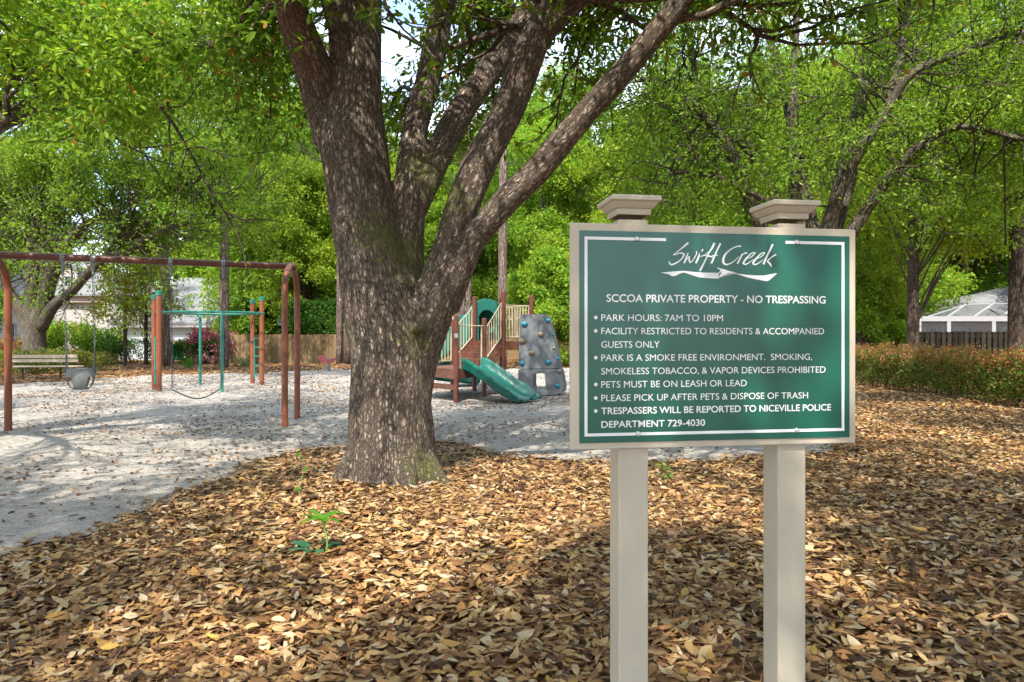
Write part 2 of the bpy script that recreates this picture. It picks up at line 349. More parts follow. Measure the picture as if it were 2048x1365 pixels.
def littermat(name, stops, trans=0.12):
    n = N(name); g = n.gen(); c = n.ramp(g.outputs['Random Per Island'], stops)
    f = n.noise(60, n.obj(), 4, 0.7)
    c = n.mix(n.ramp(f, [(0.35, (0, 0, 0)), (0.75, (0.5,) * 3)]), c, n.mix(1.0, c, (0.7, 0.6, 0.5), 'MULTIPLY'))
    p = n.pbsdf(c, 0.6, spec=0.35); t = n.n('BsdfTranslucent'); n.l(c, t.inputs[0]); m = n.n('MixShader'); m.inputs[0].default_value = trans
    n.l(p.outputs[0], m.inputs[1]); n.l(t.outputs[0], m.inputs[2]); n.l(m.outputs[0], n.out.inputs[0]); return n.m
M['litter'] = littermat('litter', [(0, (0.045, 0.024, 0.015)), (0.15, (0.13, 0.062, 0.028)), (0.34, (0.25, 0.125, 0.048)), (0.5, (0.34, 0.20, 0.078)), (0.66, (0.41, 0.265, 0.11)), (0.8, (0.45, 0.325, 0.165)), (0.9, (0.46, 0.38, 0.25)), (0.96, (0.40, 0.18, 0.055)), (1, (0.47, 0.31, 0.07))])
M['sand_leaf'] = littermat('sand_leaf', [(0, (0.05, 0.028, 0.018)), (0.5, (0.13, 0.062, 0.03)), (0.85, (0.25, 0.13, 0.05)), (1, (0.42, 0.26, 0.07))])
M['straw'] = littermat('straw', [(0, (0.18, 0.08, 0.035)), (0.6, (0.34, 0.17, 0.07)), (1, (0.50, 0.33, 0.17))])

# ------------------------------------------------------------------ ground and sand
n = N('ground'); g = n.gen(); ps = g.outputs['Position']
vo = n.n('TexVoronoi', feature='F1'); vo.inputs['Scale'].default_value = 26; n.l(ps, vo.inputs['Vector'])
c = n.ramp(vo.outputs['Color'], [(0.1, (0.07, 0.035, 0.018)), (0.4, (0.17, 0.085, 0.035)), (0.65, (0.27, 0.15, 0.065)), (0.9, (0.34, 0.22, 0.11))])
c = n.mix(n.ramp(n.noise(0.6, ps, 5), [(0.4, (0, 0, 0)), (0.65, (0.6,) * 3)]), c, (0.22, 0.095, 0.04))
n.pbsdf(c, 0.9, n.bump(vo.outputs['Distance'], 0.8, 0.03), spec=0.15); M['ground'] = n.m
n = N('sand'); g = n.gen(); ps = g.outputs['Position']
f1 = n.noise(3.5, ps, 6, 0.6); f2 = n.noise(14, ps, 5, 0.6); f3 = n.noise(160, ps, 3, 0.7)
c = n.ramp(n.math('ADD', n.math('MULTIPLY', f1, 0.6), n.math('MULTIPLY', f3, 0.4)), [(0.3, (0.26, 0.232, 0.205)), (0.5, (0.365, 0.335, 0.30)), (0.7, (0.445, 0.413, 0.375))])
sp = n.ramp(n.noise(75, ps, 3, 0.8), [(0.56, (0, 0, 0)), (0.66, (0.7,) * 3)])
c = n.mix(sp, c, (0.15, 0.105, 0.075))
hh = n.math('ADD', n.math('MULTIPLY', f1, 0.5), n.math('ADD', n.math('MULTIPLY', f2, 0.5), n.math('MULTIPLY', f3, 0.05)))
n.pbsdf(c, 0.95, n.bump(hh, 1.0, 0.13), spec=0.1); M['sand'] = n.m

xs = np.concatenate([[-900, -300, -120], np.arange(-60, -20, 2.0), np.arange(-20, 20, 0.35), np.arange(20, 61, 2.0), [120, 300, 900]])
ys = np.concatenate([[-300, -80, -20], np.arange(-6, 26, 0.35), np.arange(26, 62, 2.0), [90, 150, 300, 900]])
Xg, Yg = np.meshgrid(xs, ys); Zg = hgt(Xg, Yg)
nx = len(xs); i = np.arange(len(ys) - 1)[:, None] * nx + np.arange(nx - 1)[None]
tag(link('ground', npmesh('ground', np.stack([Xg, Yg, Zg], -1).reshape(-1, 3), np.stack([i, i + 1, i + nx + 1, i + nx], -1).reshape(-1, 4), smooth=True), M['ground']), 'leaf covered brown ground of the park under the oaks', 'ground', kind='structure')

SAND_PX = [(-260, 1200), (0, 1105), (130, 1088), (250, 1045), (380, 985), (500, 937), (600, 905), (700, 889), (790, 882), (890, 885), (960, 900), (1050, 916), (1150, 921),
           (1300, 922), (1500, 918), (1640, 905), (1655, 885), (1600, 850), (1500, 815), (1380, 785), (1270, 760), (1190, 743), (1140, 737), (1000, 735), (860, 734), (700, 738), (600, 741), (520, 746),
           (400, 748), (300, 750), (200, 757), (100, 764), (0, 770), (-200, 782), (-500, 800), (-620, 850), (-560, 1000)]
sp_ = spline(np.array([G(a, b)[:2] for a, b in SAND_PX] + [G(*SAND_PX[0])[:2]]), 10)[:-1]
rngS = np.random.default_rng(5)
sp_ = sp_ + np.stack([[mnoise.noise((p[0] * 2.2, p[1] * 2.2, k)) for p in sp_] for k in (0.3, 7.7)], -1) * 0.14
def inside(poly, x, y):
    x = np.asarray(x); y = np.asarray(y); r = np.zeros(x.shape, bool); n_ = len(poly)
    for k in range(n_):
        x1, y1 = poly[k]; x2, y2 = poly[(k + 1) % n_]
        cnd = ((y1 > y) != (y2 > y)); xi = (x2 - x1) * (y - y1) / (y2 - y1 + 1e-12) + x1
        r ^= cnd & (x < xi)
    return r
gx, gy = np.meshgrid(np.arange(-30, 12, 0.22), np.arange(3, 34, 0.22)); gx = gx.ravel(); gy = gy.ravel()
k = inside(sp_, gx, gy); pts = [Vector((float(a), float(b))) for a, b in np.vstack([sp_, np.stack([gx[k], gy[k]], -1)])]
nb = len(sp_)
vv, _, ff, _, _, _ = geometry.delaunay_2d_cdt(pts, [], [list(range(nb))], 1, 1e-5)
xy = np.array([[q.x, q.y] for q in vv]); me = bpy.data.meshes.new('sand_pit')
me.from_pydata([(float(a), float(b), float(hgt(a, b)) + 0.02 + 0.018 * mnoise.noise((a * 1.9, b * 1.9, 1.0)) + 0.012 * mnoise.noise((a * 5, b * 5, 3.0))) for a, b in xy], [], [tuple(f) for f in ff])
me.polygons.foreach_set('use_smooth', np.ones(len(me.polygons), dtype=bool)); me.update()
tag(link('sand', me, M['sand']), 'white sand covering the playground', 'sand', kind='structure')

# ------------------------------------------------------------------ leaves as geometry
def leaf_geo(base, d, nrm, L, W, kind='rhomb', fold=0.15, curl=0.0):
    """vertex array and face arrays for many leaves at once"""
    d = unit(d); nrm = unit(nrm - d * (nrm * d).sum(-1, keepdims=True)); s = np.cross(d, nrm)
    L = L[:, None]; W = W[:, None]; n_ = len(base)
    def pt(t, q, z=0.0): return base + d * L * t + s * W * q + nrm * (abs(q) * fold * W + z * L)
    if kind == 'rhomb':
        V = np.stack([pt(0, 0), pt(.55, .5), pt(1, 0), pt(.55, -.5)], 1); f = [[0, 1, 2, 3]]
    elif kind == 'leaf6':
        V = np.stack([pt(0, 0), pt(.35, .42), pt(.72, .45), pt(1, 0, -.06), pt(.72, -.45), pt(.35, -.42)], 1); f = [[0, 1, 2, 3], [0, 3, 4, 5]]
    else:
        cz = lambda t: curl * (4 * (t - .5) ** 2)
        cz = lambda t, c=np.asarray(curl).reshape(-1, 1): c * (4 * (t - .5) ** 2)
        V = np.stack([pt(0, 0, cz(0)), pt(.22, .34, cz(.22)), pt(.52, .5, cz(.52)), pt(.8, .34, cz(.8)), pt(1, 0, cz(1)), pt(.8, -.34, cz(.8)), pt(.52, -.5, cz(.52)), pt(.22, -.34, cz(.22))], 1)
        f = [[0, 1, 7], [1, 2, 6, 7], [2, 3, 5, 6], [3, 4, 5]]
    m_ = V.shape[1]; off = (np.arange(n_) * m_)[:, None]
    tri = [np.array(q) for q in f]; out = []
    for q in tri: out.append(off + q[None])
    return V.reshape(-1, 3), out
def rnd_unit(rng, n_): return unit(rng.normal(size=(n_, 3)))

class Tree:
    """wood tubes and leaf twigs gathered while a tree grows"""
    def __init__(s, seed): s.rng = np.random.default_rng(seed); s.V = []; s.Fq = []; s.B = []; s.nv = 0; s.twigs = []; s.axes = []
    def add_tube(s, path, rad, seg=8, lump=0.0):
        V, fs, B = tube(path, rad, seg)
        if lump:
            ph = s.rng.uniform(0, 6, 3); V = V + (V - np.repeat(path, seg, 0)) * (lump * (np.sin(V[:, 2:] * 3.1 + ph[0]) + np.sin(V[:, :1] * 7 + V[:, 1:2] * 5 + ph[1])))
        s.V.append(V); s.B.append(B + s.rng.uniform(-20, 20, 3)); s.Fq += [f + s.nv for f in fs]; s.nv += len(V)
    def limb(s, ctrl, seg=12, k=6, lump=0.03, axis=False):
        """ctrl rows: x y z r"""
        q = spline(ctrl, k); s.add_tube(q[:, :3], q[:, 3], seg, lump); return q
    def branch(s, p, d, L, r, lvl, maxl, up=0.15, kids=5, wander=0.25, ratio=0.55, seg=None):
        rng = s.rng; n_ = 5; pts = [p]; d = unit(d); step = L / n_
        for i in range(n_):
            d = unit(d + rng.normal(size=3) * wander + np.array([0, 0, up])); pts.append(pts[-1] + d * step)
        pts = np.array(pts); rad = np.linspace(r, max(r * 0.35, 0.004), n_ + 1)
        if r > 0.006: s.add_tube(pts, rad, seg or (6 if r > 0.03 else 4))
        if lvl >= maxl:
            s.twigs.append(pts); return
        for j in range(kids):
            t = rng.uniform(0.25, 1.0); i = min(int(t * n_), n_ - 1); q = pts[i] + (pts[i + 1] - pts[i]) * (t * n_ - i)
            dd = unit(unit(pts[i + 1] - pts[i]) * 0.7 + rnd_unit(rng, 1)[0] * np.array([1, 1, 0.6]))
            s.branch(q, dd, L * ratio * rng.uniform(0.7, 1.25), r * 0.5, lvl + 1, maxl, up, kids, wander, ratio)
        s.branch(pts[-1], d, L * ratio, r * 0.36, lvl + 1, maxl, up, kids, wander, ratio)
    def sprout(s, q, t0, t1, count, L, r, lvl=1, maxl=2, up=0.1, kids=5, out=None, flat=0.7, ratio=0.55):
        """side branches along a limb path q"""
        n_ = len(q)
        for j in range(count):
            t = s.rng.uniform(t0, t1) * (n_ - 1); i = min(int(t), n_ - 2); p = q[i, :3] + (q[i + 1, :3] - q[i, :3]) * (t - i)
            ax = unit(q[i + 1, :3] - q[i, :3]); d = ax * 0.5 + rnd_unit(s.rng, 1)[0] * np.array([1, 1, flat])
            if out is not None: d = d + out * 0.4
            s.branch(p, d, L * s.rng.uniform(0.7, 1.3), r, lvl, maxl, up, kids, ratio=ratio)
    def cloud(s, c, rad, count, L=0.5):
        """leafy twigs filling a lump"""
        rng = s.rng; c = np.asarray(c, float); rad = np.asarray(rad, float)
        u = rnd_unit(rng, count) * (rng.uniform(0.15, 1, (count, 1)) ** 0.45)
        for q in u:
            p = c + q * rad; d = unit(q * 0.8 + rng.normal(size=3) * 0.6)
            s.twigs.append(np.stack([p - d * L * .5, p, p + d * L * .5 + np.array([0, 0, -0.15 * L])]))
    def fill(s, box, Y, n_, rad, per, L=.5, r=.02, shift=(0, 0, 0), flat=.65):
        """leaf lumps spread through a block of space (seen range, depth range), each on a bough from the nearest limb"""
        ax = np.vstack([q[int(len(q) * .3):, :3] for q in s.axes])
        for k in range(n_):
            c = P(s.rng.uniform(box[0], box[1]), s.rng.uniform(box[2], box[3]), s.rng.uniform(*Y)) - np.array(shift)
            p = ax[np.argmin(np.linalg.norm(ax - c, axis=1) + s.rng.uniform(0, .6, len(ax)))]
            m_ = (p + c) / 2 + s.rng.normal(size=3) * .12 * np.linalg.norm(c - p); s.limb([(*p, r), (*m_, r * .7), (*c, r * .3)], 5, 5)
            k_ = s.rng.uniform(.6, 1.25); s.cloud(c, (rad * k_, rad * k_, rad * k_ * flat), max(3, int(per * k_ * k_)), L); s.cloud(m_, (rad * .6, rad * .6, rad * .35), per // 3, L)
    def leaves(s, per, L, Wr=0.42, spread=0.08, kind='rhomb', droop=0.25, var=0.3):
        rng = s.rng; T = [t for t in s.twigs]
        n_ = len(T) * per
        A = np.array([t[0] for t in T]); Mi = np.array([t[len(t) // 2] for t in T]); E = np.array([t[-1] for t in T])
        A, Mi, E = (np.repeat(q, per, 0) for q in (A, Mi, E))
        t = rng.uniform(0.05, 1.0, (n_, 1)); p = (1 - t) ** 2 * A + 2 * t * (1 - t) * (2 * Mi - 0.5 * (A + E)) + t * t * E
        ax = unit(E - A); side = rnd_unit(rng, n_)
        d = unit(ax * 0.6 + side + np.array([0, 0, -droop])); nr = unit(rng.normal(size=(n_, 3)) * 0.75 + np.array([0, 0, 0.8]))
        p = p + side * rng.uniform(0, spread, (n_, 1)); Ls = L * rng.uniform(1 - var, 1 + var, n_)
        return leaf_geo(p, d, nr, Ls, Ls * Wr * rng.uniform(0.8, 1.2, n_), kind)
    def wood(s, name='trunk'): return npmesh(name, np.vstack(s.V), s.Fq, np.vstack(s.B), smooth=True)

# (scene continues) ------------------------------------------------ 
# ------------------------------------------------------------------ park sign
th = math.atan2(0.183, 1.2364)
SO = np.array([0.2348, 2.74, 0.0]); SU = np.array([math.cos(th), math.sin(th), 0]); SN = np.array([math.sin(th), -math.cos(th), 0])  # SN looks at the viewer
def SP(px, py, off=0.0):
    """(u, z) on the sign plane seen at a pixel, plane moved off metres towards the viewer"""
    d = np.array([(px - CX) / F, 1.0, -(py - CY) / F]); o = SO + SN * off
    t = np.dot(o, SN) / np.dot(d, SN); p = d * t
    return np.array([np.dot(p - o, SU), p[2] + EYE])
def sign3(u, z, off): return SO + SU * u + SN * off + np.array([0, 0, z])
SW, SZ0, SZ1 = 1.25, 1.041, 1.955
sign = empty('park_sign', tuple(sign3(SW / 2, 0, 0)))
tag(sign, 'green park rules sign with white lettering on two tan posts', 'sign')
def sbox(mb, u0, u1, z0, z1, o0, o1):
    R = Matrix((SU, -SN, (0, 0, 1))).transposed()
    c = SO + SU * ((u0 + u1) / 2) + SN * ((o0 + o1) / 2) + np.array([0, 0, (z0 + z1) / 2])
    return mb.box(c, (u1 - u0, abs(o1 - o0), z1 - z0), R.to_3x3())
sbox(MB(), 0, SW, SZ0, SZ1, -0.02, 0.0).build('backing_board', M['tan_vinyl'], sign, bevel=0.003)
a = SP(1158.6, 460); b = SP(1697.6, 874)
sbox(MB(), a[0], b[0], SZ0 + 0.027, SZ1 - 0.031, 0.0, 0.006).build('sign_face', M['sign_green'], sign, bevel=0.001)
FO = 0.0063
bt = MB()
u0, zt = SP(1169, 472.6, FO); u1, zb = SP(1688.5, 860, FO); zb = SZ0 + 0.054; zt = SZ1 - 0.056; tk = 0.012
sbox(bt, u0, u0 + tk, zb, zt, 0.006, 0.0072); sbox(bt, u1 - tk, u1, zb, zt, 0.006, 0.0072); sbox(bt, u0 + tk, u1 - tk, zb, zb + tk, 0.006, 0.0072)
sbox(bt, u0 + tk, SP(1332, 476, FO)[0], zt - tk, zt, 0.006, 0.0072); sbox(bt, SP(1571, 480, FO)[0], u1 - tk, zt - tk, zt, 0.006, 0.0072)
bt.build('border_line', M['white_vinyl'], sign)
R3 = Matrix((SU, (0, 0, 1), SN)).transposed()
for px, py in ((1274, 477), (1593.5, 484), (1276, 868), (1593.5, 860)):
    u, z = SP(px, py, FO); z = zt - tk / 2 if py < 600 else zb + tk / 2
    MB().lathe([(0, 0.009), (0.007, 0.0085), (0.0105, 0.005), (0.011, 0.0)], sign3(u, z, 0.006), 16, R3).build('bolt', M['zinc'], sign, smooth=40)
def post(u0, s=0.127):
    pz = 2.008; mb = MB(); sbox(mb, u0, u0 + s, -0.3, pz - 0.03, -0.022 - s, -0.022)
    pst = mb.build('post', M['tan_vinyl'], sign, bevel=0.006)
    prof = [(0.006, pz - 0.012), (0.008, pz - 0.008), (0.009, pz + 0.012), (0.013, pz + 0.013), (0.018, pz + 0.016), (0.024, pz + 0.024), (0.031, pz + 0.036), (0.033, pz + 0.039), (0.040, pz + 0.041), (0.042, pz + 0.044), (0.042, pz + 0.058), (0.038, pz + 0.063)]
    c = MB(); cc = sign3(u0 + s / 2, 0, -0.022 - s / 2); v = []; f = []
    hs = [(s / 2 + o, z) for o, z in prof] + [(0.0, pz + 0.085)]
    for h_, z in [(s / 2 + .001, pz - 0.012)] + hs:
        for qx, qy in ((-1, -1), (1, -1), (1, 1), (-1, 1)): v.append(cc + SU * h_ * qx - SN * h_ * qy + np.array([0, 0, z]))
    for r in range(len(hs)):
        for q in range(4): f.append((r * 4 + q, r * 4 + (q + 1) % 4, r * 4 + 4 + (q + 1) % 4, r * 4 + 4 + q))
    c.add(v, f).build('cap', M['tan_vinyl'], pst, bevel=0.0012)
post(0.207); post(0.907)

def text_mesh(body, bold, wid, cap_h):
    cu = bpy.data.curves.new('t', 'FONT'); cu.body = body; cu.size = 1.0; cu.extrude = 0.0; cu.resolution_u = 4; cu.space_word = 0.95
    cu.offset = 0.012 if bold else 0.0
    o = bpy.data.objects.new('t', cu); C.objects.link(o)
    dg = bpy.context.evaluated_depsgraph_get(); me = bpy.data.meshes.new_from_object(o.evaluated_get(dg))
    bpy.data.objects.remove(o); co = np.empty(len(me.vertices) * 3, np.float32); me.vertices.foreach_get('co', co); co = co.reshape(-1, 3)
    polys = [tuple(p.vertices) for p in me.polygons]
    x0, x1 = co[:, 0].min(), co[:, 0].max()
    return (co[:, 0] - x0) / (x1 - x0) * wid, co[:, 1] / 0.735 * cap_h, polys
head = MB()
ZL = lambda py: SP(1202, py, FO)[1]
LINES = [('SCCOA PRIVATE PROPERTY - NO TRESPASSING', 1, 1213, 1651, 604, 16.2), ('PARK HOURS: 7AM TO 10PM', 0, 1202.5, 1446, 642.2, 14), ('FACILITY RESTRICTED TO RESIDENTS & ACCOMPANIED', 0, 1202.5, 1648, 669, 14),
         ('GUESTS ONLY', 0, 1202.5, 1319, 696, 14), ('PARK IS A SMOKE FREE ENVIRONMENT.  SMOKING,', 0, 1202.5, 1624, 722.5, 14), ('SMOKELESS TOBACCO, & VAPOR DEVICES PROHIBITED', 0, 1202.5, 1651, 749.5, 14),
         ('PETS MUST BE ON LEASH OR LEAD', 0, 1202.5, 1493.5, 776, 14), ('PLEASE PICK UP AFTER PETS & DISPOSE OF TRASH', 0, 1202.5, 1616, 803, 14),
         ('TRESPASSERS WILL BE REPORTED TO NICEVILLE POLICE', 1, 1202.5, 1662, 829, 14), ('DEPARTMENT 729-4030', 1, 1202.5, 1410, 856, 14)]
for kx, (tx, bold, xa, xb, base, ch) in enumerate(LINES):
    z = ZL(base); ua = SP(xa, base, FO)[0]; ub = SP(xb, base, FO)[0]
    X, Z, pl = text_mesh(tx, bold, ub - ua, ch / 1365 * 2.75)
    rules = MB() if kx else head
    rules.add([sign3(ua + x_, z + z_, 0.0068) for x_, z_ in zip(X, Z)], pl)
    if kx in (1, 2, 4, 6, 7, 8):
        u = SP(1191.5, base - 6.5, FO)[0]; zz = z + 0.0135
        bu = MB().add([sign3(u + 0.0075 * math.cos(q), zz + 0.0075 * math.sin(q), 0.0068) for q in np.linspace(0, 2 * math.pi, 16, endpoint=False)], [tuple(range(16))])
        bu.build('bullet', M['white_vinyl'], sign, fixn=False)
    if kx: rules.build('rule_lettering', M['white_vinyl'], sign, fixn=False)
head.build('heading_lettering', M['white_vinyl'], sign, fixn=False)
# brush script logo: strokes traced as centre line + width, in crop pixels (8.19 per photo pixel, origin 1320 470)
STR = [  # S w i f t   C r e e k
 [(462, 130, 34), (400, 185, 26), (300, 265, 16), (222, 325, 14), (250, 325, 16), (330, 300, 18), (385, 310, 26), (385, 345, 26), (340, 410, 18), (260, 465, 22), (190, 488, 24), (158, 470, 22), (148, 432, 14)],
 [(462, 290, 10), (440, 350, 26), (392, 468, 22)], [(400, 462, 10), (450, 385, 14), (485, 345, 12)], [(482, 350, 12), (478, 410, 28), (492, 462, 22)], [(492, 462, 14), (540, 415, 16), (590, 330, 16), (600, 285, 22), (588, 275, 14)],
 [(652, 300, 8), (625, 380, 32), (585, 468, 28)], [(682, 275, 22), (705, 232, 20)],
 [(892, 135, 34), (850, 220, 28), (795, 305, 18), (740, 420, 26), (690, 520, 30), (650, 595, 22)], [(660, 358, 10), (740, 340, 18), (860, 362, 20)], [(660, 356, 8), (760, 310, 10), (830, 255, 14)],
 [(990, 140, 30), (940, 240, 22), (900, 330, 26), (840, 470, 30)], [(855, 342, 14), (945, 336, 12)],
 [(1325, 188, 26), (1250, 195, 18), (1150, 245, 20), (1070, 320, 30), (1035, 400, 36), (1040, 460, 34), (1085, 488, 26), (1150, 470, 18), (1215, 430, 14), (1290, 360, 10)],
 [(1345, 310, 10), (1315, 380, 26), (1265, 475, 30)], [(1310, 385, 8), (1360, 320, 12), (1410, 296, 22), (1420, 312, 10)],
 [(1420, 390, 8), (1490, 365, 12), (1550, 305, 16), (1545, 290, 14), (1490, 310, 16), (1420, 380, 24), (1375, 440, 30), (1365, 470, 26), (1400, 485, 18), (1460, 455, 12), (1530, 405, 8)],
 [(1580, 390, 8), (1650, 362, 12), (1710, 305, 16), (1705, 292, 14), (1650, 312, 16), (1580, 385, 24), (1535, 440, 30), (1525, 475, 26), (1560, 488, 18), (1620, 460, 12), (1690, 405, 8)],
 [(1845, 155, 28), (1800, 250, 30), (1750, 350, 28), (1690, 485, 32)], [(1900, 322, 20), (1830, 365, 18), (1755, 430, 16)], [(1750, 430, 16), (1795, 470, 28), (1822, 522, 16)]]
logo = MB()
def cpx(x, y): return SP(1320 + x / 8.19, 470 + y / 8.19, FO)
for kx, st in enumerate(STR):
    q = spline(st, 6) if len(st) > 2 else np.array([np.array(st[0]) + (np.array(st[1]) - np.array(st[0])) * t for t in np.linspace(0, 1, 5)])
    T = unit(np.gradient(q[:, :2], axis=0)); Nn = np.stack([-T[:, 1], T[:, 0]], -1); n_ = len(q)
    A = q[:, :2] + Nn * q[:, 2:] * 0.5; B = q[:, :2] - Nn * q[:, 2:] * 0.5
    v = [sign3(*cpx(*p), 0.0066 + 0.00004 * kx) for p in A] + [sign3(*cpx(*p), 0.0066 + 0.00004 * kx) for p in B]
    logo.add(v, [(r, r + 1, r + 1 + n_, r + n_) for r in range(n_ - 1)])
def blade(up, lo, off):
    q1 = spline(up, 6); q2 = spline(lo, 6); xs_ = np.linspace(0, 1, 40)
    def rs(q): s_ = np.linspace(0, 1, len(q)); return np.stack([np.interp(xs_, s_, q[:, k_]) for k_ in (0, 1)], -1)
    A, B = rs(q1), rs(q2); v = [sign3(*cpx(*p), off) for p in A] + [sign3(*cpx(*p), off) for p in B]
    logo.add(v, [(r, r + 1, r + 41, r + 40) for r in range(39)])
blade([(20, 620), (120, 610), (230, 600), (400, 592), (560, 610), (760, 620), (980, 620), (1000, 590), (990, 580)], [(20, 624), (130, 645), (222, 680), (330, 635), (400, 622), (520, 660), (640, 695), (800, 712), (940, 718)], 0.0066)
blade([(928, 532), (1040, 565), (1150, 598), (1300, 640), (1480, 664), (1620, 668), (1760, 660), (1910, 628)], [(940, 548), (1010, 610), (940, 718), (1060, 645), (1170, 622), (1300, 660), (1480, 710), (1740, 760)], 0.00672)
logo.add([sign3(*cpx(*p), 0.0066) for p in ((1740, 760), (1790, 745), (1910, 640), (1910, 628), (1700, 668))], [(0, 1, 2, 3, 4)])
logo.build('logo', M['white_vinyl'], sign, fixn=False)

# ------------------------------------------------------------------ big oak in the middle
def PL(rows): return [tuple(P(px, py, Y)) + (rp / F * Y,) for px, py, Y, rp in rows]
T0 = Tree(11)
big = empty('oak_tree', tuple(G(782, 955))); tag(big, 'huge multi stemmed oak with furrowed bark beside the sign', 'tree')
YC = 7.15
LIMBS = {
 'bole': PL([(783, 1015, YC, 112), (783, 975, YC, 100), (783, 945, YC, 91), (783, 900, YC, 84), (782, 800, YC, 79), (782, 700, YC, 84), (765, 610, YC, 82), (748, 520, YC, 74), (728, 430, YC, 64), (716, 350, YC, 64), (706, 280, YC, 66), (708, 200, YC, 56), (710, 110, YC, 52), (712, 0, YC, 51), (714, -120, YC, 48), (722, -300, YC, 40), (735, -520, YC + .3, 30), (748, -760, YC + .6, 14)]),
 'left': PL([(690, 300, YC, 48), (655, 222, YC, 42), (628, 140, YC - .2, 38), (597, 60, YC - .4, 34), (573, -10, YC - .6, 31), (540, -140, YC - 1, 30), (480, -330, YC - 1.5, 24), (390, -540, YC - 2, 12)]),
 'stub': PL([(695, 130, YC - .1, 30), (675, 60, YC - .25, 19), (655, 0, YC - .4, 14), (640, -80, YC - .7, 12), (600, -260, YC - 1.3, 9)]),
 'second': PL([(800, 590, YC, 50), (812, 520, YC, 36), (816, 470, YC, 30), (819, 400, YC, 32), (824, 330, YC + .1, 30), (833, 250, YC + .2, 26), (856, 160, YC + .35, 25), (875, 70, YC + .5, 24), (888, 0, YC + .6, 23), (905, -140, YC + .9, 20), (930, -350, YC + 1.4, 14), (960, -560, YC + 2, 7)]),
 'third': PL([(812, 440, YC, 30), (845, 365, YC + .1, 34), (880, 300, YC + .3, 30), (912, 240, YC + .5, 28), (962, 165, YC + .8, 26), (1018, 82, YC + 1.1, 24), (1060, 20, YC + 1.3, 22), (1120, -110, YC + 1.9, 19), (1220, -290, YC + 2.6, 13), (1330, -460, YC + 3.3, 6)]),
 'fourth': PL([(805, 850, YC, 50), (815, 770, YC, 52), (832, 700, YC, 52), (855, 630, YC - .05, 50), (880, 560, YC - .1, 40), (902, 490, YC - .15, 33), (922, 420, YC - .2, 33), (956, 335, YC - .2, 33), (1001, 250, YC - .2, 34), (1036, 170, YC - .2, 32), (1068, 85, YC - .2, 31), (1095, 10, YC - .2, 24), (1118, -100, YC - .2, 20), (1160, -300, YC - .2, 14), (1210, -520, YC - .1, 6)]),
 'fork': PL([(1078, 75, YC - .2, 27), (1110, 38, YC - .25, 24), (1155, 0, YC - .35, 21), (1230, -75, YC - .6, 18), (1370, -220, YC - 1.1, 12), (1540, -400, YC - 1.6, 6)]),
 'fifth': PL([(880, 600, YC, 45), (916, 545, YC - .15, 30), (945, 488, YC - .25, 25), (977, 443, YC - .35, 25), (1022, 392, YC - .45, 27), (1068, 348, YC - .5, 27), (1106, 303, YC - .55, 27), (1144, 259, YC - .6, 26), (1178, 218, YC - .65, 25), (1212, 183, YC - .7, 25), (1262, 126, YC - .75, 24), (1308, 71, YC - .8, 23), (1350, 20, YC - .85, 22), (1395, -40, YC - .95, 20), (1500, -150, YC - 1.2, 16), (1660, -290, YC - 1.6, 10), (1850, -420, YC - 2.1, 5)])}
paths = {}
for nm, rows in LIMBS.items():
    q = spline(rows, 6); paths[nm] = q
    T0.axes.append(q)
# one fused surface: overlapping limb tubes are voxel-merged, then slightly smoothed
mv, mf, off = [], [], 0
for q in T0.axes:
    V, fs, _ = tube(q[:, :3], q[:, 3], 40)
    V = V + (V - np.repeat(q[:, :3], 40, 0)) * (0.026 * (np.sin(V[:, 2:] * 2.6 + 1.0) + np.sin(V[:, :1] * 8 + V[:, 2:] * 3.3) + 0.6 * np.sin(V[:, 1:2] * 13 + V[:, 2:] * 6)))
    mv.append(V); mf += [f + off for f in fs]; off += len(V)
def blob(px, py, Y, r):  # knots and burls
    global off
    a = MB().lathe([(r * math.sin(t), -r * math.cos(t)) for t in np.linspace(0.02, math.pi - 0.02, 9)], P(px, py, Y), 14)
    mv.append(np.array(a.v)); mf.append(np.array([f for f in a.f]) + off); off += len(a.v)
blob(642, 278, YC - .02, .10); blob(690, 430, YC - .28, .09); blob(838, 655, YC - .30, .075); blob(846, 610, YC - .26, .075); blob(815, 565, YC - .20, .10)
for ang, rr, ln in ((-0.35, .15, .55), (0.9, .12, .5), (2.2, .15, .5), (3.6, .16, .5), (5.2, .13, .45)):  # root flares
    cx0, cy0 = P(783, 975, YC)[:2]; dx, dy = math.cos(ang), math.sin(ang)
    q = spline([(cx0 + dx * .25, cy0 + dy * .25, .42, rr * .8), (cx0 + dx * .40, cy0 + dy * .40, .14, rr), (cx0 + dx * (.40 + ln * .3), cy0 + dy * (.40 + ln * .3), -.02, rr * .7), (cx0 + dx * (.4 + ln * .6), cy0 + dy * (.4 + ln * .6), -.1, rr * .4)], 5)
    V, fs, _ = tube(q[:, :3], q[:, 3], 16); mv.append(V); mf += [f + off for f in fs]; off += len(V)
tmp = link('tmp', npmesh('tmp', np.vstack(mv), mf)); md = tmp.modifiers.new('r', 'REMESH'); md.mode = 'VOXEL'; md.voxel_size = 0.017
md = tmp.modifiers.new('s', 'SMOOTH'); md.factor = 0.5; md.iterations = 4
me = bpy.data.meshes.new_from_object(tmp.evaluated_get(bpy.context.evaluated_depsgraph_get())); bpy.data.objects.remove(tmp)
co = np.empty(len(me.vertices) * 3, np.float32); me.vertices.foreach_get('co', co); co = co.reshape(-1, 3).astype(float)
best = np.full(len(co), 1e9); bc = np.zeros((len(co), 3))
